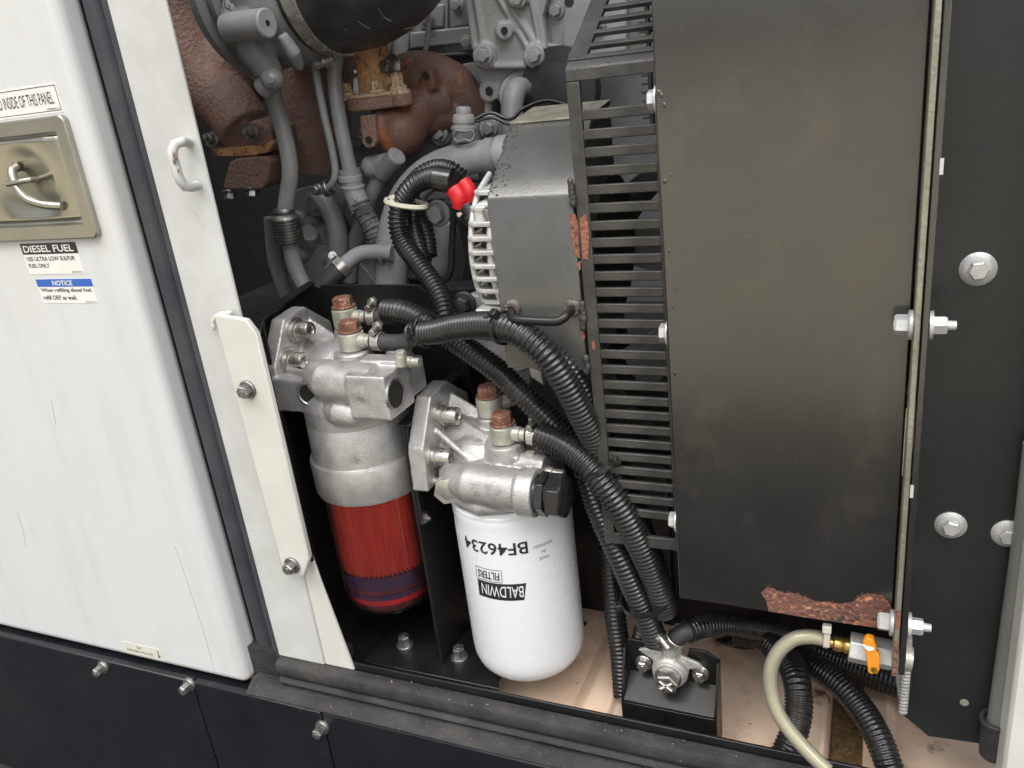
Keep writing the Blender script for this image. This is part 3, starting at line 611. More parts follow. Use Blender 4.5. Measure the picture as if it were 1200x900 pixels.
# yellowish hex plug on the flange and black plug on the cross bore
pg = MB(); pg.lathe([(.0132, 0), (.0132, .002)], at(527, 571, Y=.044), (.15, -1, -.1), 28); pg.ngon(at(526, 572, Y=.042), (.15, -1, -.1), .0125, .009, rot=.2); pg.ngon(at(524.5, 573.5, Y=.033), (.15, -1, -.1), .0125, .001, r2=.0108, rot=.2)
obj('hex_plug', pg, BANJO, h2, bevel=.0005)
bpg = MB(); ax = (1, -.02, 0)
bpg.lathe([(.0175, 0), (.0175, .003)], (-.256, .033, .958), ax, 32); bpg.ngon((-.2535, .033, .958), ax, .0198, .0075, rot=.15)
bpg.lathe([(.0150, .0095), (.0150, .0125)], (-.256, .033, .958), ax, 32)
bpg.ngon((-.2438, .033, .958), ax, .0205, .0125, rot=.4); bpg.ngon((-.2313, .033, .958), ax, .0205, .0025, r2=.0165, rot=.4)
obj('hex_cap', bpg, PLAS, h2, bevel=.0008)
sm = MB(); sm.cyl(at(622, 547, Y=.06), at(622, 536, Y=.06), .0055, .0055, 20); sm.ngon(at(622, 536, Y=.06), (0, 0, 1), .0048, .005)
obj('bleed_screw', sm, BANJO, h2, bevel=.0003)
sm = MB(); sm.lathe([(.0058, 0), (.0058, .010), (.0045, .0108), (.0045, .020), (.0035, .021)], at(636, 553, Y=.056), (1, -.05, -.02), 20)
obj('bleed_nipple', sm, BANJO, h2)

# -- red translucent filter and its head
h1 = thing('fuel_water_separator', 'fuel filter with a transparent red bowl under a cast aluminium head', 'filter', (-.463, .085, .765))
cx1, cy1 = -.463, .087
m = head(h1, cx1, cy1, 1.012, -.540, True)
m.tube([(-.505, .078, 1.046), (-.494, .070, 1.047), (-.480, .058, 1.048), (-.462, .047, 1.048), (-.405, .040, 1.047)], lambda i: (.005, .011, .0162, .0200, .0205)[i], 32); m.ball((-.478, .092, 1.050), .028, 28, (1.25, .9, .75)); m.tube([(-.520, .062, 1.052), (-.485, .052, 1.050)], .0035, 10)
m.box((-.425, .0215, 1.0225), (-.3835, .048, 1.0640)); m.box((-.425, .048, 1.0225), (-.3835, .066, 1.069))
m.box((-.415, .064, 1.026), (-.386, .096, 1.058)); m.tube([(-.4065, .088, 1.052), (-.4065, .088, 1.0685)], .0125, 24)
m.box((-.5385, .044, 1.014), (-.4685, .080, 1.0475))
m.tube([(-.472, .055, 1.022), (-.462, .045, 1.021), (-.448, .038, 1.020), (-.432, .036, 1.020), (-.405, .037, 1.026)], lambda i: (.007, .011, .0130, .0120, .008)[i], 20)
m.tube([(-.4535, .083, 1.035), (-.4535, .083, 1.066)], lambda i: (.021, .0182)[i], 32)
m.tube([(-.4735, .108, 1.035), (-.4735, .108, 1.080)], lambda i: (.017, .0135)[i], 28)
m.lathe([(.048, .9965), (.0535, .997), (.0535, 1.014), (.048, 1.02)], (cx1, cy1, 0), (0, 0, 1), 48)
obj('filter_head', m, ALU, h1, remesh=.00125, smooth=4)
ca = MB(); ca.lathe([(.0520, 1.002), (.0535, 1.000), (.0540, .9605), (.0545, .9600), (.0570, .9595), (.0576, .9580), (.0576, .926), (.0560, .9225), (.0520, .9225)], (cx1, cy1, 0), (0, 0, 1), 72)
obj('collar', ca, ALU, h1)
bw = MB(); bw.lathe([(.0540, .924), (.0538, .812), (.0525, .800), (.0480, .7905), (.040, .7860), (.028, .785)], (cx1, cy1, 0), (0, 0, 1), 72)
bowl = obj('clear_bowl', bw, BOWL, h1, ang=60)
pl = MB(); NP = 62; v = []
for z_ in (.922, .836):
    for k in range(NP * 2):
        t = math.pi * k / NP; r_ = .0508 if k % 2 == 0 else .0440
        v.append((cx1 + r_ * math.cos(t), cy1 + r_ * math.sin(t), z_))
n_ = NP * 2; pl.add(v, [(k, (k + 1) % n_, n_ + (k + 1) % n_, n_ + k) for k in range(n_)] + [tuple(range(n_))[::-1], tuple(range(n_, 2 * n_))])
obj('pleated_element', pl, PLEAT, h1, flat=True)
for z0_, z1_, r_, m_ in ((.8355, .821, .0512, DBLUE), (.8205, .8155, .0505, PURP), (.815, .809, .0508, DBLUE), (.8085, .8025, .0495, REDB), (.802, .7920, .0450, PURP)):
    q = MB(); q.lathe([(r_, z0_), (r_, z1_)], (cx1, cy1, 0), (0, 0, 1), 64); obj('end_band', q, m_, h1)
dv = pipe(px((420, 694, .07), (414, 694, .07), (405, 697, .07)), .0022, 10); obj('drain_tap', dv, ZDULL, h1)
socket_screws(h1, [(-.5235, .089, 1.0825), (-.5235, .070, 1.0575)])
banjo(h1, (-.4535, .083), 1.085, 1.066, .0125, (1, -.05, 0))
banjo(h1, (-.4735, .108), 1.101, 1.080, .0125, (1, .05, 0))
q = MB(); ringmb((-.3845, .0345, 1.0435), (1, 0, 0), .0150, .0118, .0024, q); obj('port_ring', q, ALUP, h1)
bore('port_bore', (-.3820, .0345, 1.0435), (1, 0, 0), .0118, .0003, h1)
pq = at(362, 462, Y=.0418); q = MB(); ringmb(pq + Vector((0, .001, 0)), (.1, -1, -.1), .0125, .0098, .0026, q); obj('port_ring', q, ALUP, h1)
bore('port_bore', pq, (.1, -1, -.1), .0092, .0003, h1)
q = MB(); ringmb((-.4065, .088, 1.0685), (0, 0, 1), .0115, .0075, .0015, q); obj('vent_ring', q, ALUP, h1)
sm = MB(); sm.cyl(at(470, 428, Y=.045), at(470, 416, Y=.045), .0055, .005, 20); sm.ngon(at(470, 416, Y=.045), (0, 0, 1), .0048, .004); obj('bleed_screw', sm, BANJO, h1, bevel=.0003)
sm = MB(); sm.lathe([(.0052, 0), (.0052, .008), (.0042, .0086), (.0042, .016)], at(474, 424, Y=.06), (1, 0, 0), 20); obj('bleed_nipple', sm, BANJO, h1)

# ================================================================== RADIATOR COVER, GRILLE, GUARD
BX0, BX1, BY = -.1325, .0225, .010
cb_ = thing('radiator_cover', 'large black sheet steel cover box with a rust patch along its bottom edge', 'cover', (-.05, .01, .88))
cv = MB().prism([(BX0, .8875), (BX0, 1.62), (BX1 + .001, 1.62), (BX1 + .001, .8865)], 'y', BY, BY + .003)
obj('front_sheet', cv, BOXBLK, cb_, bevel=.0015, seg=3)
obj('side_sheet', MB().box((BX0, BY + .0033, .8875), (BX0 + .003, .30, 1.62)), BOXBLK, cb_)
obj('bottom_sheet', MB().box((BX0 + .0033, BY + .0033, .8885), (BX1, .30, .8915)), BLACK, cb_)
fl_ = MB().prism([(BY - .0015, .862), (-.013, .864), (-.013, 1.62), (BY - .0015, 1.62)], 'x', BX1 + .0015, BX1 + .0050)
fo = obj('edge_flange', fl_, EDGE, cb_, bevel=.0006)
fl2 = MB().prism([(.036, .862), (-.0105, .864), (-.0105, 1.62), (.036, 1.62)], 'x', BX1 + .0060, BX1 + .0100)
obj('edge_flange', fl2, BOXBLK, cb_, bevel=.0006)
# long hex bolts through the flange (axis X)
for v_ in (381, 735):
    p = at(1083, v_, Y=-.001)
    bolt((BX1 + .0012, -.001, p.z), (-1, 0, 0), .0066, .0105, cb_, 'hex', GALV, roll=.26)
    bolt((BX1 + .0103, -.001, p.z), (1, 0, 0), .0060, .0110, cb_, 'nut', GALV, roll=.26)
for (u, v) in ((763, 117), (774, 389), (784, 608)):
    p = at(u, v, Y=.02); bolt((BX0 - .0002, .019, p.z), (-1, 0, 0), .0066, .0068, cb_, 'hex', GALV, roll=.26)
# rust patch traced on the lower edge, a flaking layer with its own thickness
rp = [(892, 695), (899, 688), (906, 691), (918, 695), (930, 696), (945, 700), (958, 706), (972, 706), (985, 708), (1000, 705), (1008, 699), (1015, 697), (1026, 696), (1036, 699), (1042, 706), (1047, 716), (1047, 737.5), (1030, 736.5), (1010, 733), (985, 730), (960, 726), (940, 723), (920, 719.5), (901, 716.5), (899, 707)]
pts2 = []
for i, (u, v) in enumerate(rp):
    u2, v2 = rp[(i + 1) % len(rp)]
    for k in range(3):
        t = k / 3; pts2.append((u * (1 - t) + u2 * t + random.uniform(-.8, .8), v * (1 - t) + v2 * t + random.uniform(-.8, .8) * (0 if (v > 715 or u > 1040) else 1)))
P3 = [at(u, v, Y=BY - .0009) for u, v in pts2]
P3 = [Vector((min(p.x, BX1 - .0002), p.y, max(p.z, .8872))) for p in P3]
obj('rust_patch', MB().slab(P3, (0, .0007, 0)), RUSTP, cb_, flat=True)
for k in range(24):
    i = random.randrange(0, 52); u, v = pts2[i]; u += random.uniform(-5, 5); v -= abs(random.gauss(0, 2.5)); e = random.uniform(.4, 1.2)
    if u > 1040 or u < 885: continue
    n_ = 6; P_ = [at(u + e * random.uniform(.6, 1.3) * math.cos(6.283 * j / n_), v + e * random.uniform(.5, 1.1) * math.sin(6.283 * j / n_), Y=BY - .0006) for j in range(n_)]
    obj('rust_fleck', MB().slab(P_, (0, .0005, 0)), RUSTP, cb_, flat=True)
for (ax_, z0, z1, y0, m_) in ((0, .864, .895, -.0134, RUSTP), (1, .905, .921, -.0133, PRIMER)):
    obj('rust_streak', MB().box((BX1 + .0022, y0 - .0002, z0 + .001), (BX1 + .0045, y0 + .0006, z1)), m_, cb_)
for (u, v, s_) in ((1103, 195, 14), (1068, 576, 14)):
    p = at(u, v, Y=-.0108); obj('paint_drip', MB().box((p.x - .0008, -.0112, p.z - .0045), (p.x + .0012, -.0104, p.z + .0045)), WHITE2, cb_)
# weld spatter along the cover's left edge
for k in range(14):
    z = random.uniform(.93, 1.34); q = MB(); q.ball((BX0 + random.uniform(.002, .009), BY - .0002, z), random.uniform(.0005, .0012), 8, (1, .35, 1.6)); obj('weld_spatter', q, BOXBLK, cb_)

gr = thing('slotted_grille', 'chipped black steel grille with many horizontal slots beside the cover', 'grille', (-.17, .035, .93))
GX0, GX1, GY = -.2005, -.1330, .035
GZT = 1.2955
obj('frame_bar', MB().box((GX0, GY, .925), (GX0 + .0095, GY + .0045, GZT - .010)), GRILL, gr, bevel=.0006)
obj('frame_bar', MB().box((GX1 - .0065, GY, .925), (GX1, GY + .0045, GZT - .010)), GRILL, gr, bevel=.0006)
obj('top_rail', MB().prism([(GY, GZT - .0097), (GY, GZT - .002), (GY + .0015, GZT), (GY + .0075, GZT + .004), (GY + .0085, GZT - .001), (GY + .0045, GZT - .0045), (GY + .0045, GZT - .0097)], 'x', GX0, GX1), GRILL, gr, bevel=.0006)
zs = [at(720, v, Y=GY).z for v in (132, 155.5, 177, 199.5, 221.5, 243.5, 264.5, 284.5, 304, 324, 343, 362, 380, 398, 416, 434, 452, 469.5, 486, 503, 519.5, 535.5, 551.5, 567.5, 583.5, 599.5)]
bme = None
for i, z in enumerate(zs):
    if bme is None:
        o = obj('bar', MB().box((GX0 + .0092, GY + .0004, z - .0036), (GX1 - .0062, GY + .0042, z + .0036)), GRILL, gr, bevel=.0008); bme = o; z0b = z
    else:
        o = bme.copy(); link(o, gr); o.location = (0, 0, z - z0b)
obj('end_plate', MB().box((GX0, GY + .0002, .915), (GX1, GY + .0043, .9255)), GRILL, gr, bevel=.0006)
# sloping upper section
sy, sz = .072, .0435; sd_ = Vector((0, sy, sz)); sn = Vector((0, -sz, sy)).normalized(); L0 = Vector((0, GY + .0078, GZT + .0015))
def slope_bar(name, x0, x1, t0, t1, th=.0035):
    a = L0 + sd_ * t0; b = L0 + sd_ * t1
    return obj(name, MB().slab([(x0, a.y, a.z), (x1, a.y, a.z), (x1, b.y, b.z), (x0, b.y, b.z)], sn * th), GRILL, gr, bevel=.0005)
slope_bar('frame_bar', GX0, GX0 + .0135, 0, 3.2); slope_bar('frame_bar', GX1 - .0045, GX1, 0, 3.2)
for k in range(16):
    t = .17 + k * .19; slope_bar('bar', GX0 + .013, GX1 - .004, t, t + .055)
slope_bar('bar', GX0 + .013, GX1 - .004, 0, .06)
# primer patches on the frame
def chip(t, pts, Y, m, th=.0005):
    P_ = [at(u + random.uniform(-.5, .5), v + random.uniform(-.5, .5), Y=Y) for (u, v) in pts]
    return obj('paint_chip', MB().slab(P_, (0, -th, 0)), m, t, flat=True)
chip(gr, ((680, 255), (687, 251), (689, 260), (690, 275), (690, 292), (689, 304), (683, 303), (682, 290), (681, 275), (680, 265)), GY - .0001, PRIMER)
chip(gr, ((693, 402), (696, 399), (698, 404), (697, 410), (694, 409)), GY - .0001, PRIMER)
chip(gr, ((666, 64), (671, 59), (677, 62), (675, 69), (669, 72)), GY + .018, PRIMER)
for z in (1.208, 1.203, 1.116, 1.108, 1.072):
    q = MB()
    for k in range(4): q.ball((GX0 - .002 + random.uniform(-.001, .001), GY - .001, z + .0035 * k), random.uniform(.0024, .0032), 12, (1, .9, 1.2))
    obj('weld_bead', q, GRILL, gr, remesh=.0006, smooth=3)

gd = thing('belt_guard', 'bent black steel guard plate left of the grille with a welded rod handle', 'guard', (-.24, .04, 1.07))
x0, x1 = -.2725, -.2035
gp = MB().prism([(.040, 1.071), (.040, 1.2055), (.0415, 1.2085), (.1000, 1.2545), (.150, 1.262), (.149, 1.265), (.0985, 1.2575), (.0395, 1.2110), (.0370, 1.2065), (.0370, 1.071)], 'x', x0, x1)
obj('bent_plate', gp, GUARD, gd, bevel=.0008)
obj('edge_strip', MB().prism([(.0974, 1.2575), (.150, 1.2652), (.150, 1.2662), (.0974, 1.2592)], 'x', x0 + .001, x1), EDGE, gd)
obj('lower_lip', MB().box((x0, .0403, 1.071), (x1, .10, 1.074)), GUARD, gd)
obj('side_plate', MB().prism([(.0405, 1.075), (.0405, 1.206), (.099, 1.252), (.150, 1.258), (.150, 1.075)], 'x', x1 - .003, x1 - .0005), GUARD, gd)
rod = pipe(px((600, 362, .040), (600, 366, .032), (600, 372, .022), (607, 374.5, .0185), (630, 376, .018), (652, 376.5, .018), (660, 373, .0195), (666, 367, .025), (671, 362, .040)), .0036, 16, .003)
obj('rod_handle', rod, BLACK, gd)
for (u, v) in ((600, 362), (671, 362)):
    q = MB()
    for k in range(9):
        a = k * .7; q.ball(at(u + 6 * math.cos(a), v - 1 + 6 * math.sin(a), Y=.0365), random.uniform(.0022, .0038), 12, (1, .8, 1))
    obj('weld_bead', q, mat('rusty_weld_scale', (.22, .19, .16), (.10, .08, .07), .5, metal=.3, scale=200, bump=2, bscale=400), gd, remesh=.0006, smooth=1)
chip(gd, ((668, 252), (674, 250), (678, 262), (679, 285), (680, 303), (675, 300), (671, 285), (669, 268)), .0369, PRIMER)
chip(gd, ((676, 308), (680, 305), (681, 315), (678, 318)), .0369, PRIMER)
chip(gd, ((680, 388), (684, 386), (686, 395), (683, 399)), .0369, PRIMER)
# hammered left edge burrs
for k in range(90):
    t = random.random() ** 1.0; y_ = .0395 + .059 * t; z_ = 1.2105 + .0470 * t
    q = MB(); q.ball((x0 + random.random() ** 2 * .014, y_ - .0004, z_ + .0001), random.uniform(.0004, .0011), 8, (1.2, .8, 1)); obj('edge_burr', q, GUARD, gd)

cpn = thing('dark_backing', 'added black sheet standing in for the shade behind the drain bracket below the cover', 'panel', (0, .216, .70))  # made-up sheet, its black stands in for deep shade below the cover
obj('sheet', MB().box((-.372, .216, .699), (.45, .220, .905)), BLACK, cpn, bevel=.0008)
for x_ in (-.20, -.06): obj('backing_rib', MB().box((x_, .2095, .7), (x_ + .012, .2158, .90)), BLACK, cpn, bevel=.0008)
# things glimpsed behind the grille: fan shroud, pulley, belt
fs = thing('fan_shroud', 'dark fan shroud with curved rim seen through the grille slots', 'fan shroud', (-.16, .2, 1.1))
q = MB(); ringmb((-.10, .20, 1.075), (-.25, -1, 0), .150, .135, .05, q, 64); obj('rim', q, ENGD, fs)
q = MB(); ringmb((-.10, .22, 1.075), (-.25, -1, 0), .060, .050, .03, q, 48); obj('hub_rim', q, ENG, fs)
for k in range(6):
    a = k * math.pi / 3 + .3; c_ = Vector((-.10, .20, 1.075)); r1 = c_ + Vector((math.cos(a), 0, math.sin(a))) * .05; r2 = c_ + Vector((math.cos(a + .25), 0, math.sin(a + .25))) * .134
    sdv = Vector((-math.sin(a), .35, math.cos(a))) * .028
    obj('fan_blade', MB().slab([r1 - sdv * .6, r1 + sdv * .6, r2 + sdv, r2 - sdv], (0, .002, 0)), ENG, fs, bevel=.0008)
rad = thing('radiator_core', 'grey finned radiator core behind the slotted grille', 'radiator', (-.05, .3, 1.1))
obj('core', MB().box((-.13, .31, .93), (.0, .36, 1.6)), ENGD, rad)
for k in range(40):
    z = 1.24 + k * .0075; obj('fin', MB().box((-.205, .26, z), (-.135, .263, z + .0022)), FINR, rad)
for k in range(3): obj('tube', MB().cyl((-.195 + .022 * k, .255, 1.235), (-.195 + .022 * k, .255, 1.55), .0025, .0025, 10), FINR, rad)

# ================================================================== RIGHT SIDE
rpn = thing('side_panel', 'black steel side panel with galvanised bolts to the right of the radiator cover', 'panel', (.1, .04, .77))
pz = [(.0335, .784), (.0335, 1.62), (.20, 1.62), (.20, .7685), (.089, .7685), (.0555, .7665), (.0365, .783)]
obj('sheet', MB().prism(pz, 'y', .040, .043), PANEL, rpn, bevel=.0008)
for (u, v, r_) in ((1146, 315, .0062), (1114, 615, .0060), (1181, 625, .0060)): bolt(at(u, v, Y=.040), (0, -1, 0), r_, .0075, rpn, 'flange', GALV)
p = at(1130, 823, Y=.0395); q = MB(); q.lathe([(.0031, 0), (.0031, .0004)], p, (0, -1, 0), 20); obj('bolt_hole', q, BANJO, rpn)
# angled gusset with a weld bead under the flange
gs = thing('weld_gusset', 'narrow silver gusset with a ribbed weld bead under the cover flange', 'gusset', (.03, .02, .78))
obj('gusset_plate', MB().slab([at(1048, 770, Y=.02), at(1050, 760, Y=.02), at(1066, 745, Y=.02), at(1066, 770, Y=.02), at(1061, 834, Y=.036), at(1055, 838, Y=.036), at(1050, 800, Y=.03)], (.002, .002, 0)), WELD, gs, bevel=.0004)
for k in range(17):
    t = k / 16; p = at(1063 - 5 * t, 772 + 62 * t, Y=.018 + .016 * t); q = MB(); q.ball(p, .0031, 12, (1.15, .8, .75)); obj('weld_bead', q, WELD, gs)
dp = thing('drain_pipe', 'grey plastic pipe in the lower right corner with a dark rubber cuff', 'pipe', (.09, .02, .78))
obj('pipe', pipe(px((1215, 520, .03), (1200, 640, .03), (1168, 862, .03)), .0078, 24), mat('grey_plastic_pipe', (.20, .205, .19), (.14, .14, .13), .4, scale=30, streak=(1, 1, .2), spot=[((.35, .35, .32), 30, .6, .15)]), dp)
q = MB(); a_ = at(1168, 846, Y=.03); b_ = at(1164, 884, Y=.03); q.cyl(a_, b_, .0105, .0100, 28); obj('cuff', q, RUBB, dp, bevel=.0008)
q = MB(); ringmb(a_ + (a_ - b_).normalized() * .0005, a_ - b_, .0118, .0085, .003, q, 32); obj('cuff_rim', q, RUBB, dp)
rp_ = thing('right_door_post', 'cream painted post edge at the lower right corner of the bay', 'post', (.11, 0, .7))
obj('post', MB().box((.1003, -.002, .7375), (.155, .030, 1.62)), CREAM, rp_, bevel=.003)

# ================================================================== LOWER BAY: drain bracket, valve, hoses
db = thing('drain_bracket', 'black folded sheet bracket holding a silver drain plug, standing on the pink floor', 'bracket', (-.155, .05, .7))
BXa, BXb = -.197, -.1135
def Q(u, v, Y): return at(u, v, Y=Y)
obj('front_sheet', MB().prism([(BXa, .700), (BXa, .7395), (BXb, .7395), (BXb, .700)], 'y', .040, .0425), BLACK, db, bevel=.0008)
obj('shelf', MB().slab([(BXa, .040, .7398), (BXb, .040, .7398), (BXb, .0655, .7540), (BXa, .0655, .7540)], (0, .0005, .0022)), BLACK, db, bevel=.0006)
obj('back_sheet', MB().slab([(BXa, .066, .7520), (BXb, .066, .7520), (BXb, .066, .7840), (BXb - .010, .066, .7915), (BXb - .026, .066, .7915), (-.142, .066, .7770), (-.170, .066, .7770), (BXa + .026, .066, .7915), (BXa, .066, .7915)], (0, .0025, 0)), BLACK, db, bevel=.0006)
for x_ in (BXa - .0022, BXb): obj('side_sheet', MB().slab([(x_, .040, .700), (x_, .066, .700), (x_, .066, .7870), (x_, .058, .7870), (x_, .040, .7420)], (.0022, 0, 0)), BLACK, db, bevel=.0005)
for (u, v) in ((755, 776), (821, 788)): bolt(at(u, v, Y=.0655), (0, -1, 0), .0058, .0085, db, 'hex', ZINC)
dpg = thing('drain_plug', 'silver drain fitting with a hex plug on the black folded bracket', 'plug', (-.15, .06, .79))
m = MB(); c0 = at(787, 780, Y=.064)
m.lathe([(.0165, 0), (.0165, .009), (.0145, .012), (.0145, .014)], c0, (0, -1, -.1), 40)
m.slab([c0 + Vector((-.030, -.0005, .015)), c0 + Vector((-.024, -.0005, .018)), c0 + Vector((-.008, -.0005, .017)), c0 + Vector((.008, -.0005, .017)), c0 + Vector((.026, -.0005, .011)), c0 + Vector((.030, -.0005, .007)), c0 + Vector((.012, -.0005, .001)), c0 + Vector((-.012, -.0005, .003))], (0, -.004, 0))
m.cyl(c0 + Vector((0, 0, .01)), c0 + Vector((.003, -.002, .030)), .0095, .0085, 24)
obj('fitting_body', m, WELD, dpg, remesh=.0009, smooth=4)
q = MB(); c1 = c0 + Vector((0, -.014, -.0014)); q.lathe([(.0122, 0), (.0122, .0018)], c1, (0, -1, -.1), 32); q.ngon(c1, (0, -1, -.1), .0112, .0095, rot=.2); q.ngon(c1 + Vector((0, -.0094, -.00095)), (0, -1, -.1), .0112, .0012, r2=.0098, rot=.2)
obj('hex_plug', q, ZINC, dpg, bevel=.0003)
c2 = c1 + Vector((0, -.0110, -.0011))
for s_ in (1, -1): obj('paint_mark', MB().slab([c2 + Vector((-.0062, -.0001, -.0035 * s_)), c2 + Vector((-.0048, -.0001, -.0047 * s_)), c2 + Vector((.0062, -.0001, .0035 * s_)), c2 + Vector((.0048, -.0001, .0047 * s_))], (0, -.0003, 0)), LABEL, dpg)
clamp(dpg, at(790, 750, Y=.062), (.6, 0, .9), .0088, .008, scr=(-.3, -1, .5))
cdt = thing('conduit_hose', 'black corrugated conduit running right from the silver drain fitting under the cover', 'hose', (-.14, .06, .8))
obj('rubber_end', pipe(px((787, 757, .062), (797, 744, .064), (812, 738, .07), (830, 735, .08)), .0083, 20), RUBB, cdt)
corrugated('conduit', px((806, 740, .066), (822, 734, .078), (850, 731, .10), (885, 736, .13), (940, 748, .16), (1000, 760, .19), (1060, 790, .20)), .0108, cdt, pitch=.0036, depth=.08)

vv = thing('drain_valve', 'brass and steel drain valve with an orange lever under the cover', 'valve', (0, .02, .85))
vd = (at(1046, 766, Y=.020) - at(960, 748, Y=.020)).normalized()
v0 = at(953, 748.5, Y=.020)
def vp(t): return v0 + vd * t
q = MB(); q.tube([vp(0), vp(.016)], .0037, 20); obj('brass_tail', q, BRASS, vv)
q = MB(); q.lathe([(.0042, 0), (.0058, .001), (.0058, .006), (.0046, .0075), (.0058, .009), (.0058, .0125), (.004, .0135)], vp(.0145), vd, 24); obj('brass_fitting', q, BRASS, vv)
q = MB(); q.ngon(vp(.0262), vd, .0118, .0300, 6, rot=.1); obj('valve_body', q, GALV, vv, bevel=.0007)
q = MB(); q.lathe([(.0075, 0), (.0075, .008), (.009, .009), (.009, .014)], vp(.056), vd, 28); obj('outlet_neck', q, BANJO, vv)
hc = at(1019, 760, Y=.006)
q = MB(); q.slab([at(1011, 752, Y=.005), at(1016, 748, Y=.005), at(1024, 750, Y=.005), at(1027, 757, Y=.004), at(1027, 766, Y=.002), at(1031, 770, Y=.0), at(1031, 786, Y=-.002), at(1028, 790, Y=-.002), at(1020, 791, Y=-.002), at(1017, 788, Y=-.002), at(1015, 770, Y=.002)], (0, .0055, .001)); obj('lever', q, YEL, vv, bevel=.0012, seg=3)
q = MB(); q.lathe([(.0022, 0), (.0022, .0004)], at(1024, 785, Y=-.0023), (0, -1, .1), 14); obj('lever_hole', q, BRASS, vv)
q = MB(); q.cyl(at(1019, 757, Y=.015), at(1019, 756, Y=.0045), .004, .004, 16); obj('stem', q, ZINC, vv)
th = thing('drain_tube', 'clear yellowed plastic tube looping down from the brass valve', 'tube', (-.05, .0, .8))
tp = px((968, 749, .020), (950, 746, .020), (930, 749, .018), (912, 764, .014), (903, 786, .010), (904, 812, .006), (913, 838, .0), (930, 862, -.006), (950, 884, -.012), (975, 908, -.02))
obj('outer_wall', pipe(tp, .0058, 24, .004), TUBEC, th)
obj('inner_bore', pipe(tp, .0036, 16, .004), mat('fluid_film', (.40, .38, .27), (.30, .28, .19), .25, scale=60), th)
tg = MB(); ringmb(at(968.5, 749, Y=.020) - vd * .002, vd, .0068, .0055, .0040, tg, 28)
zt_ = thing('cable_tie', 'short pale nylon cable tie around the clear tube at the brass fitting', 'cable tie', at(968, 748, Y=.02))
obj('strap', tg, NYL, zt_)
q = MB(); a_ = at(969, 738, Y=.013); q.box(a_ - Vector((.0032, .0015, .003)), a_ + Vector((.0032, .004, .0035))); obj('tie_head', q, NYL, zt_, bevel=.0006)
q = MB(); a_ = at(969, 752, Y=.013); q.box(a_ - Vector((.0022, 0, .0055)), a_ + Vector((.0022, .0014, .008))); obj('tie_tail', q, NYL, zt_, bevel=.0004)

# conduits lying on the floor pan at the right
c_ = tag(corrugated('conduit_hose', px((905, 757, .12), (925, 775, .10), (934, 800, .075), (936, 830, .06), (930, 860, .045), (916, 893, .03)), .0125, pitch=.0036, depth=.075), 'thick black corrugated conduit ending behind the clear tube on the floor', 'hose')
q = MB(); q.cyl(at(918, 889, Y=.031), at(910, 912, Y=.028), .0115, .0115, 24); tag(obj('rubber_hose', q, RUBB), 'dark rubber hose end poking from the conduit behind the sill', 'hose')
tag(corrugated('conduit_hose', px((915, 752, .16), (950, 778, .12), (985, 803, .095), (1010, 832, .075), (1028, 862, .055), (1040, 893, .04), (1050, 925, .03)), .0118, pitch=.0036, depth=.075), 'black corrugated conduit curving down to the bottom edge right of the clear tube', 'hose')
tag(corrugated('conduit_hose', px((860, 742, .17), (920, 752, .17), (980, 776, .16), (1040, 798, .15), (1110, 820, .15)), .0125, pitch=.0036, depth=.075), 'black corrugated conduit crossing behind the orange valve lever', 'hose')
tag(corrugated('conduit_hose', px((640, 700, .20), (690, 742, .20), (740, 762, .20), (830, 760, .20), (900, 745, .20)), .010), 'black conduit in the shade behind the drain bracket', 'hose')

# ================================================================== CONDUIT BUNDLE
hA = thing('banjo_hose', 'corrugated conduit hose from the front banjo of the white filter down to the drain bracket', 'hose', (-.26, .07, 1.0))
obj('rubber_end', pipe([e2 - d2 * .004, e2 + d2 * .03, at(660, 514, Y=.058)], .0077, 22), RUBB, hA)
clamp(hA, e2 + d2 * .003, d2, .0077, scr=(.2, -.3, 1))
corrugated('conduit', px((634, 511, .056), (654, 519, .050), (676, 533, .042), (697, 553, .036), (716, 578, .034), (734, 606, .036), (752, 642, .042), (766, 674, .050), (775, 700, .056), (779, 716, .064)), .0122, hA)
hB = thing('banjo_hose', 'corrugated hose arching from the red filter head front fitting past the rod handle and down', 'hose', (-.42, .08, 1.07))
s1_, d1_ = Vector((-.4535 + .028, .083 - .0014, 1.0755)), Vector((1, -.05, 0))
obj('rubber_end', pipe([s1_ - d1_ * .004, s1_ + d1_ * .03, at(495, 389, Y=.075)], .0080, 22), RUBB, hB)
clamp(hB, s1_ + d1_ * .003, d1_, .0080, scr=(0, -.3, 1))
corrugated('conduit', px((484, 391, .077), (510, 389, .071), (540, 383, .057), (575, 381, .039), (605, 388, .023), (638, 413, .018), (662, 448, .022), (682, 486, .032), (702, 524, .048), (724, 562, .062), (744, 604, .070), (760, 644, .076), (772, 684, .080), (779, 712, .082)), .0115, hB, seam=2)
hC = thing('banjo_hose', 'corrugated conduit hose from the rear banjo of the red filter crossing under the others', 'hose', (-.45, .1, 1.1))
s3_, d3_ = Vector((-.4735 + .028, .108 + .0014, 1.0905)), Vector((1, .05, 0))
obj('rubber_end', pipe([s3_ - d3_ * .004, s3_ + d3_ * .02, at(470, 368, Y=.104)], .0078, 22), RUBB, hC)
clamp(hC, s3_ + d3_ * .003, d3_, .0078, scr=(0, -.3, 1))
corrugated('conduit', px((452, 363, .108), (478, 367, .104), (505, 381, .100), (533, 399, .096), (562, 419, .090), (586, 437, .084), (608, 459, .078), (648, 497, .070), (672, 524, .064), (688, 556, .060), (700, 592, .056), (715, 628, .052), (730, 660, .050), (744, 692, .052), (757, 722, .056), (769, 752, .062)), .0112, hC, seam=1)
hD = thing('wiring_conduit', 'black split conduit following the topmost hose on its far side', 'conduit', (-.3, .1, 1.1))
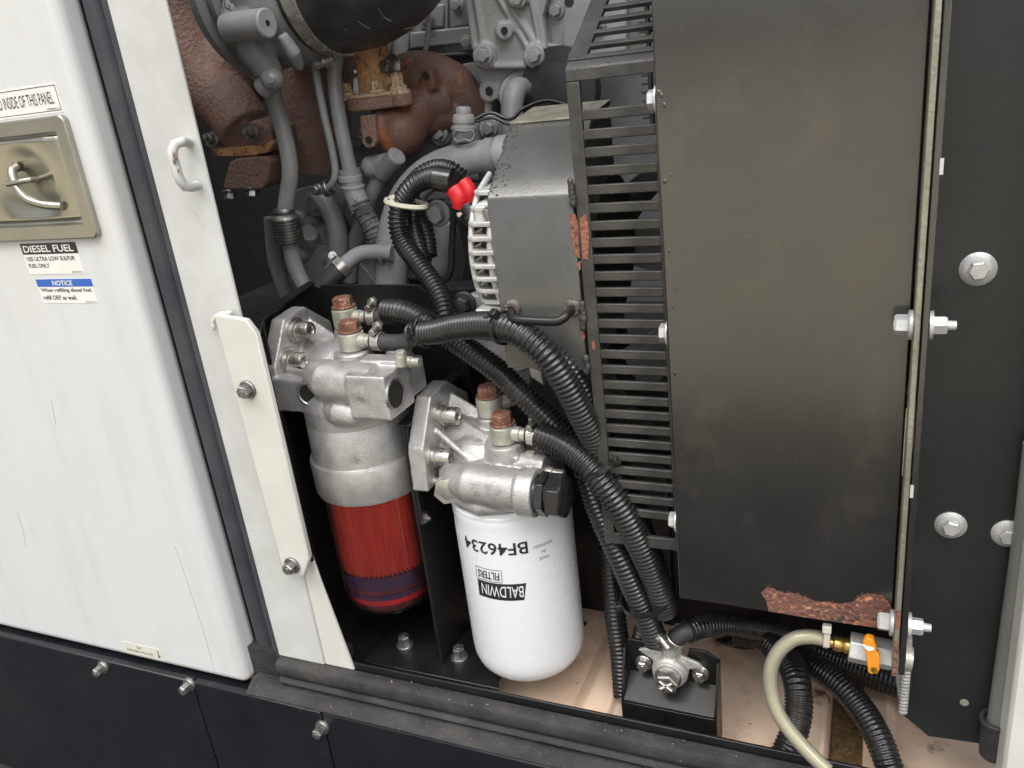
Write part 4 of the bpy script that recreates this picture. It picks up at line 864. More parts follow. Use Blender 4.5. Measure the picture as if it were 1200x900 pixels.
corrugated('conduit', px((470, 362, .125), (510, 375, .112), (545, 385, .095), (590, 392, .06), (632, 402, .042), (660, 420, .038), (684, 456, .042), (704, 498, .052), (726, 544, .064), (746, 590, .074), (762, 635, .084)), .0075, hD, seam=3)
hE = tag(corrugated('wiring_conduit', px((712, 640, .12), (718, 690, .11), (722, 730, .10), (728, 770, .09), (731, 815, .08)), .0108), 'dark corrugated conduit hanging behind the left edge of the drain bracket', 'conduit')
tag(corrugated('wiring_conduit', px((770, 690, .10), (762, 720, .10), (752, 745, .10), (744, 775, .09)), .0095), 'short conduit end behind the bundle just above the drain bracket', 'conduit')
def tie(label, p, d, r, head_dir, wdt=.0046, m=PLAS):
    t = thing('cable_tie', label, 'cable tie', p); p = Vector(p); d = Vector(d).normalized()
    q = MB(); ringmb(p - d * wdt / 2, d, r + .0012, r - .0003, wdt, q, 40, .0003); obj('strap', q, m, t)
    h = Vector(head_dir); h = (h - d * h.dot(d)).normalized(); s_ = d.cross(h); c = p + h * (r + .0030)
    q = MB(); q.slab([c - d * .0036 - s_ * .0035 - h * .0025, c + d * .0036 - s_ * .0035 - h * .0025, c + d * .0036 + s_ * .0035 - h * .0025, c - d * .0036 + s_ * .0035 - h * .0025], h * .0050); obj('tie_head', q, m, t, bevel=.0006)
    q = MB(); q.slab([c - d * .0018 + s_ * .0030, c + d * .0018 + s_ * .0030, c + d * .0018 + s_ * .0090 + h * .003, c - d * .0018 + s_ * .0090 + h * .003], h * .0012); obj('tie_tail', q, m, t)
def hdir(a, b): return b - a
tie('black cable tie beside the rod handle on the arched hose', at(590, 384, Y=.031), hdir(at(570, 381, Y=.033), at(605, 388, Y=.016)), .0128, (0, -.6, 1))
tie('black cable tie where the red filter hoses meet', at(500, 387, Y=.080), hdir(at(490, 389, Y=.08), at(515, 387, Y=.07)), .0150, (0, -1, .3))
tie('black cable tie around the crossing hoses by the lower grille', at(701, 541, Y=.047), hdir(at(684, 520, Y=.04), at(716, 566, Y=.045)), .0215, (1, -.6, .6))
tie('black cable tie around the lowest hoses above the drain bracket', at(757, 700, Y=.058), hdir(at(748, 675, Y=.05), at(766, 722, Y=.06)), .0225, (-1, -.5, -.1))

# ================================================================== ENGINE
en = thing('engine_block', 'grey painted diesel engine block with a ribbed timing cover behind the filters', 'engine', (-.4, .5, .7))
obj('crankcase', MB().box((-.64, .50, .74), (-.2, .80, 1.50)), ENG, en, bevel=.01)
obj('oil_pan', MB().box((-1.0, .27, .70), (-.02, .80, .99)), ENGD, en, bevel=.012)
# side of the block: stepped castings
def cast(name, px_, Y, th, m=ENG, parent=en, rm=None, bevel=.0025):
    return obj(name, MB().slab([at(u, v, Y=Y) for u, v in px_], (0, th, 0)), m, parent, bevel=bevel, seg=3)
cast('cylinder_head_side', [(440, -40), (560, -40), (560, 62), (505, 66), (440, 78)], .455, .10)
cast('cast_step', [(480, 38), (556, 30), (556, 50), (480, 58)], .447, .02)
cast('cast_step', [(492, 8), (520, 4), (519, 32), (492, 36)], .448, .02)
cast('cast_panel', [(525, -20), (552, -24), (553, 28), (527, 34)], .449, .02)
cast('flat_plate', [(622, -40), (735, -60), (735, 60), (672, 76), (640, 70)], .43, .012, ENGL)
q = MB(); q.lathe([(.0055, 0), (.0055, .0004)], at(667, 2, Y=.4296), (0, -1, 0), 20); obj('plate_hole', q, HOLE, en)
cast('plate_pad', [(645, 31), (659, 30), (661, 52), (653, 66), (646, 50)], .427, .003, ENG)
# lower casting with the pipe opening
m = MB()
m.slab([at(u, v, Y=.425) for u, v in ((540, 75), (572, 70), (640, 72), (645, 78), (636, 92), (634, 112), (637, 124), (622, 130), (600, 132), (585, 118), (580, 112), (576, 120), (572, 142), (562, 142), (558, 104), (549, 92))], (0, .06, 0))
m.cyl(at(573, 107, Y=.418), at(573, 107, Y=.45), .0125, .0125, 28); m.cyl(at(569, 140, Y=.43), at(569, 112, Y=.43), .0095, .0095, 20)
m.tube([at(612, 112, Y=.44)] + [at(612, 112, Y=.421)], .028, 36)
obj('lower_casting', m, ENGL, en, remesh=.002, smooth=4)
bore('casting_bore', at(573, 107, Y=.4165), (0, -1, 0), .0052, .0002, en); bore('pipe_opening', at(612, 113, Y=.4195), (0, -1, 0), .0215, .0002, en)
# timing cover: triangular plate with raised ribs and bosses
tc = MB(); tc.slab([at(u, v, Y=.412) for u, v in ((543, -30), (655, -60), (636, 20), (640, 50), (640, 62), (637, 72), (628, 78), (568, 79), (560, 72), (556, 60), (552, 20))], (0, .012, 0))
for (u, v, r_) in ((568, 65, .0145), (628, 65, .0145), (591, 36, .0105), (607, -4, .0125)): tc.cyl(at(u, v, Y=.414), at(u, v, Y=.4025), r_, r_ * .96, 28)
def rib(m_, a, b, r_): m_.tube([at(a[0], a[1], Y=.411), at(b[0], b[1], Y=.411)], r_, 10)
for a, b in (((545, -20), (556, 58)), ((554, -20), (566, 54)), ((580, -10), (618, 56)), ((588, -10), (626, 52)), ((621, -8), (633, 52)), ((600, 12), (628, 50)), ((562, 78), (634, 77))): rib(tc, a, b, .0033)
obj('timing_cover', tc, ENGL, en, remesh=.0016, smooth=3)
bore('boss_bore', at(591, 36, Y=.4008), (0, -1, 0), .0042, .0002, en)
for (u, v) in ((568, 65), (628, 65)): bolt(at(u, v, Y=.4022), (0, -1, 0), .0078, .011, en, 'hex', ENGL)
bolt(at(608, 0, Y=.4022), (0, -1, 0), .0060, .008, en, 'hex', ENGL)
cast('cover_side', [(640, 50), (652, 52), (656, 62), (650, 74), (640, 78)], .415, .03, ENG)
# pulley behind the grille corner
q = MB(); q.lathe([(.045, 0), (.047, .004), (.047, .02), (.030, .022), (.030, .027), (.015, .030)], at(662, 104, Y=.42), (-.1, -1, 0), 48); tag(obj('pulley', q, ENGD), 'dark round pulley partly hidden behind the grille corner', 'pulley')
# lower casting around the oil filter area, bolts and lugs
for (u, v, r_) in ((516, 156, .0075), (575, 150, .0075), (600, 158, .006)): bolt(at(u, v, Y=.385), (-.1, -1, 0), r_, .010, en, 'hex', ENG)
m = MB(); m.cyl(at(577, 150, Y=.388), at(577, 150, Y=.45), .016, .018, 28); m.cyl(at(516, 157, Y=.388), at(516, 157, Y=.45), .014, .016, 28)
m.slab([at(u, v, Y=.40) for u, v in ((485, 150), (600, 140), (600, 175), (485, 190))], (0, .05, 0)); obj('bolt_lugs', m, ENG, en, remesh=.002, smooth=4)
# lower grey structure below the coolant pipe
cast('side_cover', [(350, 290), (402, 284), (440, 330), (440, 420), (340, 420)], .36, .05, ENG)
cast('side_rib', [(500, 250), (530, 240), (545, 300), (540, 360), (500, 360)], .33, .05, ENGD)
cast('lower_cover', [(480, 340), (700, 330), (700, 520), (480, 520)], .30, .04, ENGD)

cp = thing('coolant_pipe', 'large grey painted coolant pipe curving from behind the guard down to the filters', 'pipe', (-.48, .3, 1.1))
big = px((640, 176, .33), (600, 181, .33), (560, 186, .325), (525, 193, .32), (497, 208, .31), (476, 233, .30), (464, 265, .29), (459, 300, .285), (458, 345, .28), (460, 400, .28))
obj('pipe', pipe(big, .0195, 40, .006), ENG, cp)
q = MB(); d_ = (big[0] - big[2]).normalized(); ringmb(at(572, 184.5, Y=.3275), d_, .0212, .019, .010, q, 40); obj('hose_bead', q, ENG, cp)
q = MB(); ringmb(at(586, 183, Y=.3275), d_, .0225, .019, .012, q, 40); obj('hose_bead', q, ENGL, cp)
obj('side_branch', pipe(px((460, 297, .265), (440, 296, .262), (424, 297, .258), (410, 305, .25), (396, 318, .24)), .0092, 22), ENG, cp)
q = MB(); ringmb(at(451, 297, Y=.268), (-1, 0, 0), .0135, .009, .003, q, 28); obj('weld_collar', q, ENG, cp, remesh=.0009, smooth=3)
q = MB(); q.cyl(at(563, 208, Y=.30), at(536, 211, Y=.30), .0050, .0048, 16); obj('stub', q, ENGD, cp)
bh = thing('breather_hose', 'short black rubber hose with a steel clamp on the side branch of the coolant pipe', 'hose', (-.5, .24, 1.1))
hp = px((405, 310, .247), (390, 324, .236), (372, 342, .224), (350, 366, .21))
obj('rubber_hose', pipe(hp, .0118, 24), RUBB, bh)
clamp(bh, at(401, 312, Y=.2445), hp[0] - hp[1], .0121, .010, scr=(-.8, -.2, 1))
corrugated('conduit', px((374, 341, .226), (362, 352, .218), (340, 372, .20)), .0135, bh)

# elbow pipe out of the lower casting
ep = tag(obj('elbow_pipe', pipe(px((622, 118, .432), (616, 108, .41), (608, 104, .395), (602, 112, .38), (600, 135, .372), (602, 175, .365)), .0130, 28), ENG), 'grey elbow pipe coming out of the round opening below the timing cover', 'pipe')
# quick connector / sensor
cs = thing('pipe_connector', 'grey capped pipe connector with a wire clip on top of the large coolant pipe', 'connector', (-.45, .33, 1.2))
c0 = at(544, 166, Y=.325); dd = (at(543, 125, Y=.325) - c0).normalized(); L_ = (at(543, 125, Y=.325) - c0).length
q = MB(); q.lathe([(.0105, 0), (.0135, L_ * .1), (.0140, L_ * .45), (.0120, L_ * .47), (.0120, L_ * .55), (.0128, L_ * .56), (.0128, L_ * .68), (.0110, L_ * .78), (.0085, L_ * .80), (.0085, L_ * .95), (.007, L_)], c0, dd, 32); obj('body', q, ENGL, cs)
q = MB(); q.lathe([(.0148, L_ * .36), (.0150, L_ * .38), (.0148, L_ * .41)], c0, dd, 32, ); obj('clip_wire', q, ENG, cs)
w_ = px((532, 158, .311), (536, 153, .309), (545, 154, .309), (553, 153, .309), (556, 158, .311), (552, 165, .309), (545, 164, .308), (536, 166, .309), (532, 162, .311)); obj('clip_wire', pipe(w_, .0014, 8, .002), ENG, cs)

# T-fitting
tf = MB(); tf.tube([at(430, 240, Y=.33), at(446, 205, Y=.33), at(452, 192, Y=.33)], .010, 24); tf.tube([at(432, 196, Y=.325), at(462, 187, Y=.325)], lambda i: (.0125, .0095)[i], 24); tf.tube([at(447, 205, Y=.325), at(466, 182, Y=.315)], .0115, 24)
tf.ball(at(436, 196, Y=.325), .014, 20)
tag(obj('pipe_fitting', tf, ENG, remesh=.0016, smooth=4), 'grey cast branch fitting left of the large coolant pipe', 'fitting')

# slim pipes
ofp = thing('oil_drain_pipe', 'grey turbo oil pipe running down into a ringed steel bellows', 'pipe', (-.6, .3, 1.1))
obj('pipe', pipe(px((315, 92, .285), (322, 120, .283), (331, 150, .28), (338, 180, .278), (340, 205, .276), (336, 235, .275), (333, 256, .275)), .0098, 24), ENGL, ofp)
q = MB(); B0 = at(332, 244, Y=.275); bd = Vector((-.02, 0, -1)).normalized()
prof = [(.0125, 0), (.0135, .002), (.0135, .004), (.0115, .006), (.0145, .008), (.0165, .010)]
for k in range(8): prof += [(.0178, .012 + k * .0037), (.0178, .0135 + k * .0037), (.0150, .0142 + k * .0037), (.0150, .0152 + k * .0037)]
prof += [(.012, .0425)]
q.lathe(prof, B0, bd, 36); obj('bellows', q, ZDULL, ofp, ang=30)
obj('lower_pipe', pipe([B0 + bd * .041, B0 + bd * .07, B0 + bd * .10 + Vector((.01, 0, 0)), B0 + bd * .15 + Vector((.035, 0, 0))], .0100, 20), ENG, ofp)
q = MB(); q.cyl(at(313, 92, Y=.28), at(318, 92, Y=.26), .010, .009, 20); obj('union', q, ENGL, ofp)
tag(obj('thin_pipe', pipe(px((368, 72, .29), (373, 100, .29), (381, 140, .29), (389, 175, .29), (393, 200, .29), (390, 214, .29), (381, 222, .295), (368, 225, .30)), .0044, 16), ENG), 'thin grey pipe bending left at its foot, beside the turbo oil pipe', 'pipe')
wp = thing('water_hose_pipe', 'grey painted pipe with a banded joint leading down to a braided sleeve', 'pipe', (-.55, .3, 1.1))
obj('pipe', pipe(px((398, 50, .31), (392, 78, .308), (393, 105, .305), (398, 140, .30), (405, 175, .298), (411, 205, .296)), .0085, 22), ENG, wp)
obj('joint_hose', pipe(px((409, 198, .296), (414, 222, .296), (424, 246, .296)), .0128, 24), ENG, wp)
q = MB(); ringmb(at(411, 212, Y=.296), at(411, 205, Y=.296) - at(413, 220, Y=.296), .0140, .0125, .007, q, 28); obj('joint_band', q, ENGL, wp)
q = MB(); ringmb(at(413.5, 220, Y=.296), at(411, 205, Y=.296) - at(413, 220, Y=.296), .0140, .0125, .003, q, 28); obj('joint_band', q, ENGL, wp)
q_ = smooth_path(px((422, 238, .294), (430, 255, .292), (438, 270, .29), (446, 290, .29)), .0016)
q = MB(); q.tube(q_, lambda i: .0115 + .0006 * math.sin(i * 2.2) + .0004 * math.sin(i * 5.1), 22, True, lambda i, k: 1 + .07 * ((i + k) % 2)); obj('braided_sleeve', q, BRAID, wp, ang=20)
for k in range(26):
    a = at(422 + random.uniform(-10, 14), 240 + random.uniform(-7, 10), Y=.28); e = a + Vector((random.uniform(-1, 1), -.3, random.uniform(-.8, 1))) * .007
    q = MB(); q.tube([a, (a + e) / 2 + Vector((0, -.0015, .001)), e], .00035, 4); obj('frayed_wire', q, BRAID, wp)
tag(obj('rear_pipe', pipe(px((372, 225, .33), (386, 245, .33), (395, 270, .33), (396, 300, .33), (388, 330, .33)), .0125, 24), ENG), 'dull grey pipe passing behind the hose clamp of the breather hose', 'pipe')
tag(obj('rear_pipe', pipe(px((425, 262, .35), (418, 280, .35), (410, 300, .35), (408, 330, .35)), .0115, 22), ENG), 'shaded grey pipe behind the braided sleeve', 'pipe')
tag(obj('floor_pipe', pipe(px((318, 255, .42), (322, 300, .42), (332, 335, .42), (350, 380, .42)), .011, 20), ENG), 'dim grey pipe deep in the dark left side of the bay', 'pipe')
m = MB(); m.slab([at(u, v, Y=.38) for u, v in ((343, 312), (360, 300), (402, 296), (404, 326), (343, 328))], (0, .05, 0)); m.ball(at(362, 280, Y=.36), .016, 16); m.ball(at(353, 296, Y=.36), .014, 16); m.cyl(at(362, 272, Y=.35), at(362, 300, Y=.38), .013, .016); m.box(at(366, 292, Y=.37), at(400, 262, Y=.40))
tag(obj('pump_housing', m, ENGL, remesh=.0022, smooth=5), 'grey pump housing low in the bay beneath the rear pipe', 'pump')

# ------------------------------------------------------------------ turbocharger
tb = thing('turbocharger', 'grey turbocharger compressor housing at the upper left of the bay', 'turbocharger', (-.65, .3, 1.3))
tcn = at(305, -14, Y=.30); AX = Vector((1, -.06, -.02)).normalized()
m = MB(); m.lathe([(.085, -.012), (.0905, -.009), (.0905, .000), (.086, .004), (.083, .006), (.083, .012), (.087, .014), (.087, .019), (.080, .022), (.074, .024)], tcn - AX * .012, AX, 72); obj('back_plate', m, ENG, tb)
m = MB(); m.lathe([(.076, .0), (.081, .014), (.086, .034), (.087, .052), (.082, .068), (.072, .080)], tcn + AX * .004, AX, 64)
m.tube(px((288, 36, .225), (298, 60, .232), (316, 84, .238), (322, 94, .24)), lambda i: (.017, .019, .015, .011)[i], 24)
m.tube(px((268, 32, .222), (300, 28, .222)), .0160, 28)
m.tube(px((330, 40, .214), (344, 62, .222), (352, 80, .235)), lambda i: (.006, .008, .005)[i], 12)
obj('compressor_housing', m, ENG, tb, remesh=.0022, smooth=5)
m = MB(); m.tube(px((266, 33, .210), (314, 27, .205)), .0146, 32); obj('boss', m, ENGL, tb, bevel=.002)
bore('boss_bore', at(313.5, 27, Y=.2045), at(316, 27, Y=.205) - at(262, 34, Y=.214), .0030, .0001, tb)
m = MB(); m.tube(px((308, 104, .235), (322, 90, .232)), .0115, 20); m.ball(at(319, 92, Y=.23), .0125, 16); obj('oil_flange', m, ENGL, tb, remesh=.0012, smooth=3)
bolt(at(303, 90, Y=.245), (.2, -.3, -1), .0055, .008, tb, 'hex', ZINC); bolt(at(319, 92, Y=.214), (0, -1, -.2), .0048, .004, tb, 'hex', ENGL)
for (u, v) in ((270, 6), (276, 10), (268, 15)): bolt(at(u, v, Y=.225), (.6, -.8, 0), .006, .010, tb, 'hex', ZDULL)
cast('bracket_tab', [(271, 52), (284, 51), (285, 54), (272, 55)], .226, .02, ENG, tb, bevel=.0005)
ih = thing('intake_hose', 'big black rubber intake hose with a steel band clamp at the top', 'hose', (-.5, .3, 1.4))
hc0 = tcn + AX * .082
rh = .0775
pts = [hc0, hc0 + AX * .03, hc0 + AX * .055 + Vector((0, 0, .003)), hc0 + AX * .080 + Vector((0, .004, .016)), hc0 + AX * .100 + Vector((0, .01, .040)), hc0 + AX * .112 + Vector((0, .01, .085)), hc0 + AX * .115 + Vector((0, .01, .14))]
obj('hose', pipe(pts, rh, 64, .004), HOSEK, ih)
q = MB(); ringmb(hc0 + AX * .0065, AX, rh + .0022, rh, .0175, q, 80, .0006); obj('band', q, BAND, ih)
q = MB(); ringmb(hc0 + AX * .0035, AX, rh + .0013, rh, .003, q, 80, .0006); obj('hose_rim', q, HOSEK, ih)
q = MB(); a_ = at(372, 76, Y=.27); q.cyl(a_, a_ + Vector((.02, .004, .004)), .0042, .0042, 16); q.ngon(a_ - Vector((.004, 0, 0)), (1, .2, .2), .0055, .006); q.lathe([(.0065, 0), (.0065, .0012)], a_ + Vector((.008, .002, .002)), (1, .2, .2), 20); obj('clamp_screw', q, ZINC, ih, bevel=.0003)

# ------------------------------------------------------------------ rusty turbine and exhaust
te = thing('turbine_housing', 'rough brown rusted turbine elbow at the left edge of the bay', 'exhaust elbow', (-.7, .33, 1.2))
m = MB(); ep_ = smooth_path(px((196, -60, .34), (200, 0, .34), (214, 50, .335), (240, 95, .33), (272, 130, .32), (292, 158, .31)), .008)
m.tube(ep_, lambda i: .047 - .0004 * i, 36); m.ball(at(262, 90, Y=.36), .055, 24)
m.slab([at(u, v, Y=.295) for u, v in ((244, 170), (262, 152), (300, 140), (318, 150), (320, 172), (310, 181), (250, 186))], (0, .05, 0))
obj('elbow', m, RUST, te, remesh=.0024, smooth=4)
m = MB(); m.slab([at(u, v, Y=.290) for u, v in ((248, 174), (310, 170), (318, 164), (321, 168), (314, 178), (300, 182), (256, 184))], (0, .03, 0)); obj('gasket', m, RUSTO, te, bevel=.001)
m = MB(); m.slab([at(u, v, Y=.285) for u, v in ((269, 190), (276, 186), (310, 183), (316, 190), (313, 214), (306, 222), (262, 222), (262, 214))], (0, .045, 0)); obj('flange_block', m, RUST, te, remesh=.0016, smooth=6)
for (u, v, d) in ((296, 157, (.1, -1, .3)), (250, 164, (.1, -1, .4))): bolt(at(u, v, Y=.288), d, .0065, .012, te, 'nut', ZDULL)
for (u, v) in ((296, 222), (269, 225)): bolt(at(u, v, Y=.293), (.1, -.5, -1), .0068, .011, te, 'hex', ZDULL)
tag(obj('exhaust_can', MB().cyl(at(372, 60, Y=.40), at(372, 196, Y=.40), .046, .043, 48), RUST), 'dark brown rusted cylinder behind the slim grey pipes', 'exhaust part')

mn = thing('exhaust_manifold', 'red brown rusted exhaust manifold with a flaking flange in the upper middle', 'manifold', (-.48, .38, 1.2))
m = MB()
m.tube(smooth_path(px((438, 146, .33), (470, 146, .35), (500, 140, .38), (540, 130, .41)), .006), .0215, 32)
m.ball(at(470, 155, Y=.345), .0300, 24)
m.tube(smooth_path(px((465, 100, .39), (485, 92, .395), (505, 92, .40), (528, 102, .41), (543, 120, .42), (546, 140, .43)), .005), lambda i: .032 - .0002 * i, 36)
m.tube(px((470, 150, .35), (495, 125, .38), (520, 118, .40)), .0285, 28)
m.slab([at(u, v, Y=.362) for u, v in ((493, 82), (503, 80), (508, 92), (509, 106), (489, 109))], (0, .03, 0))
obj('manifold_casting', m, RUSTR, mn, remesh=.0022, smooth=5)
bore('lug_bore', at(499, 89, Y=.3610), (0, -1, 0), .0045, .0002, mn)
m = MB(); F = .335
fo_ = [(397, 113), (400, 121), (420, 127), (450, 127), (470, 122), (481, 111), (479, 104), (455, 98), (420, 100)]
z1 = at(440, 122, Y=.315).z
m.lathe([(.038, -.010), (.0385, 0), (.038, .004)], (at(441, 116, Y=.34).x, .345, z1 + .004), (0, 0, 1), 40)
cF = Vector((at(441, 116, Y=.34).x, .345, z1))
for s_ in (-1, 1): m.cyl(cF + Vector((s_ * .038, -.012, -.006)), cF + Vector((s_ * .038, -.012, .008)), .0135, .0135, 24)
obj('flange', m, RUST, mn, remesh=.0016, smooth=2)
m = MB(); m.lathe([(.0365, 0), (.0360, .0045), (.030, .005)], cF + Vector((0, 0, .0075)), (0, 0, 1), 36)
for s_ in (-1, 1): m.cyl(cF + Vector((s_ * .037, -.012, .006)), cF + Vector((s_ * .037, -.012, .0125)), .0125, .012, 24)
obj('gasket_ring', m, FLAKE, mn, remesh=.0014, smooth=2)
m = MB(); m.lathe([(.0235, .008), (.0205, .018), (.0205, .10)], cF + Vector((-.003, .004, 0)), (.02, 0, 1), 40); obj('riser_pipe', m, RUSTO, mn)
for s_, hgt in ((-1.0, .013), (1.02, .018), (.35, .012)): bolt(cF + Vector((s_ * .035, -.020 if abs(s_) < .9 else -.012, .0125)), (0, 0, 1), .0072, hgt, mn, 'hex', FLAKE)
m = MB(); m.slab([at(u, v, Y=.308) for u, v in ((421, 136), (438, 134), (440, 150), (441, 166), (437, 173), (430, 174), (424, 168))], (0, .012, 0)); obj('hanging_lug', m, RUST, mn, remesh=.0014, smooth=4)
bore('lug_bore', at(432, 164, Y=.3072), (0, -1, 0), .0042, .0002, mn)
q = at(461, 78, Y=.345); bolt(q, (-.35, -1, .1), .0080, .016, mn, 'flange', ZDULL)
m = MB(); m.cyl(at(461, 80, Y=.35), at(462, 98, Y=.35), .008, .010, 20); obj('stud', m, FLAKE, mn)

# ------------------------------------------------------------------ alternator and harness
al = thing('alternator', 'light grey finned alternator half hidden behind the black guard', 'alternator', (-.3, .12, 1.15))
AC = Vector((-.239, .125, 1.152)); 
q = MB(); q.lathe([(.050, -.062), (.058, -.055), (.058, .04)], AC, (1, 0, 0), 56); obj('inner_body', q, HOLE, al)
fin = None
for k in range(11):
    z_ = 1.092 + k * .0112; hw = math.sqrt(max(.0001, .066 ** 2 - (z_ - AC.z) ** 2))
    y0 = AC.y - hw; q = MB(); q.prism([(-.310, y0 + .018), (-.3085, y0 + .006), (-.302, y0 + .001), (-.256, y0 - .001), (-.256, y0 + .04), (-.310, AC.y + .03)], 'z', z_, z_ + .0042)
    obj('cooling_fin', q, ALTM, al, bevel=.001)
for (x_, w_) in ((-.3075, .0026), (-.2875, .0036), (-.272, .0036)):
    q = MB(); v = []
    for k in range(13):
        z_ = 1.088 + k * .0107; hw = math.sqrt(max(.0001, .0645 ** 2 - (z_ - AC.z) ** 2)); v.append((x_, AC.y - hw + .004 + max(0, (-.300 - x_)) * .6, z_))
    q.tube(v, w_, 10); obj('vertical_web', q, ALTM, al)
cast('end_bracket', [(553, 243), (560, 238), (582, 236), (582, 262), (572, 268), (556, 262)], .075, .03, ALTM, al)
cast('lower_foot', [(556, 362), (585, 366), (588, 378), (556, 376)], .06, .03, ALTM, al)
q = MB(); q.cyl(at(553, 374, Y=.05), at(575, 374, Y=.055), .0058, .0058, 20); obj('pivot_boss', q, ALTM, al, bevel=.0006)
bolt(at(574, 250, Y=.075), (0, -1, 0), .0045, .006, al, 'hex', ZDULL)
mb_ = thing('alternator_bracket', 'dark grey mounting bracket with a hex bolt beneath the alternator', 'bracket', (-.33, .15, 1.1))
obj('plate', MB().slab([at(u, v, Y=.14) for u, v in ((532, 352), (552, 345), (600, 352), (625, 420), (620, 455), (585, 450), (532, 372))], (0, .012, 0)), ENG, mb_, bevel=.002)
bolt(at(545, 355, Y=.139), (0, -1, 0), .0082, .012, mb_, 'hex', ENGD)
obj('tab', MB().slab([at(u, v, Y=.12) for u, v in ((619, 430), (634, 436), (637, 452), (622, 442))], (0, .01, 0)), ALTM, mb_, bevel=.001)
q = MB(); q.lathe([(.020, 0), (.024, .01), (.024, .05)], at(600, 412, Y=.13), (0, 1, 0), 32); obj('boss', q, ENG, mb_)
mt = thing('idler_bracket', 'dark bracket with a large hex bolt beside the white cable tie', 'bracket', (-.4, .2, 1.15))
obj('plate', MB().slab([at(u, v, Y=.20) for u, v in ((500, 245), (520, 234), (532, 240), (530, 256), (508, 266))], (0, .010, 0)), ENGD, mt, bevel=.0015)
bolt(at(514, 250, Y=.199), (0, -1, 0), .0095, .012, mt, 'hex', ENG)
tag(obj('dipstick_tube', pipe(px((553, 235, .16), (548, 222, .17), (540, 221, .18), (533, 240, .19), (530, 280, .20), (528, 318, .20), (520, 330, .20)), .0035, 12), ENGD), 'thin dark pipe curving down beside the alternator fins', 'pipe')
tag(obj('drop_pipe', pipe(px((520, 262, .24), (522, 285, .24), (518, 310, .24), (508, 330, .24)), .0115, 20), ENG), 'grey pipe dropping between the harness and the alternator', 'pipe')

wh = thing('wiring_harness', 'black corrugated wiring loom hooking over behind the alternator and down to the hoses', 'wiring loom', (-.4, .15, 1.2))
corrugated('conduit', px((534, 213, .155), (520, 208, .155), (502, 209, .16), (484, 218, .16), (471, 236, .16), (466, 258, .155), (471, 282, .15), (488, 306, .14), (506, 330, .13), (518, 352, .12), (524, 378, .11), (532, 400, .11)), .0102, wh, depth=.2)
corrugated('conduit', px((541, 208, .175), (528, 199, .175), (510, 197, .18), (492, 206, .18), (482, 222, .185), (490, 250, .185), (500, 275, .18), (503, 300, .17)), .0085, wh, depth=.2)
corrugated('conduit', px((484, 240, .175), (485, 262, .175), (490, 285, .165), (497, 306, .155)), .0080, wh, depth=.2)
q = MB(); q.tube(px((512, 209, .150), (531, 212, .150)), .0118, 24); obj('sleeve', q, PLAS, wh)
def wrap(u0, v0, u1, v1, Y, r):
    p = smooth_path(px((u0, v0, Y), ((u0 + u1) / 2 + 2, (v0 + v1) / 2, Y - .002), (u1, v1, Y)), .0012)
    q = MB(); q.tube(p, lambda i: r * (1 + .012 * math.sin(i * .9)), 22); return q
obj('red_tape', wrap(533, 222, 541, 241, .148, .0088), REDT, wh)
obj('red_tape', wrap(543, 213, 554, 236, .150, .0068), REDT, wh)
obj('wire_pair', pipe(px((540, 240, .148), (543, 250, .148), (548, 258, .14)), .006, 16), PLAS, wh)
corrugated('conduit_end', px((549, 244, .142), (553, 252, .138), (554, 262, .132)), .0078, wh)
q = MB(); ringmb(at(543, 247, Y=.146), (.2, 0, -1), .0070, .005, .0045, q, 20); obj('terminal', q, NYL, wh)
tt = at(480, 241, Y=.158)
zt2 = thing('cable_tie', 'white nylon cable tie around the wiring loom', 'cable tie', tt)
q = MB(); qq = []
for k in range(40):
    a = 2 * math.pi * k / 40; qq.append(at(474, 238, Y=.163) + Vector((.0215 * math.cos(a) + .002, .0135 * math.sin(a), -.0045 * math.cos(a))))
qq.append(qq[0]); q.tube(qq, .0016, 8, False, lambda i, k: 1 + .5 * abs(math.sin(2 * math.pi * k / 8))); obj('strap', q, NYL, zt2)
q = MB(); a_ = at(461, 233, Y=.155); q.box(a_ - Vector((.003, .003, .003)), a_ + Vector((.003, .003, .0035))); obj('tie_head', q, NYL, zt2, bevel=.0008)

# castings filling the side of the block behind the pipes
cast('side_casting', [(418, 150), (470, 170), (560, 168), (640, 160), (640, 240), (560, 330), (470, 330), (425, 300), (400, 250)], .435, .05, ENG, bevel=.006)
cast('side_casting', [(478, 205), (556, 200), (556, 232), (500, 236), (478, 300), (470, 300)], .40, .03, ENG, bevel=.004)
cast('side_casting', [(530, 262), (552, 262), (552, 350), (530, 345)], .37, .03, ENG, bevel=.004)
for (u, v) in ((425, 165), (470, 182), (430, 292), (548, 190), (540, 290)): bolt(at(u, v, Y=.40), (0, -1, 0), .0075, .012, en, 'hex', ENG)
m = MB(); m.slab([at(u, v, Y=.44) for u, v in ((338, 225), (372, 215), (402, 240), (402, 330), (338, 335))], (0, .04, 0))
for (u, v, r_) in ((372, 240, .018), (348, 262, .014), (392, 285, .015)): m.cyl(at(u, v, Y=.43), at(u, v, Y=.46), r_, r_, 20)
obj('rear_casting', m, ENG, en, remesh=.0025, smooth=4)
for (u, v) in ((372, 240), (348, 262), (392, 285), (366, 262)): bolt(at(u, v, Y=.428), (0, -1, 0), .0075, .012, en, 'hex', ENGL)
# faint scratches and a hairline crack in the door paint
for path in (((205, 640), (222, 690), (240, 745), (252, 790)), ((97, 722), (110, 736), (120, 747)), ((60, 470), (66, 500)), ((20, 600), (27, 622), (30, 640)), ((226, 246), (236, 262))):
    obj('scratch', MB().tube(smooth_path(px(*[(u, v, -.0001) for u, v in path]), .004), .00022, 5), mat('grey_scratch', (.40, .39, .37), (.3, .29, .27), .6), dr)
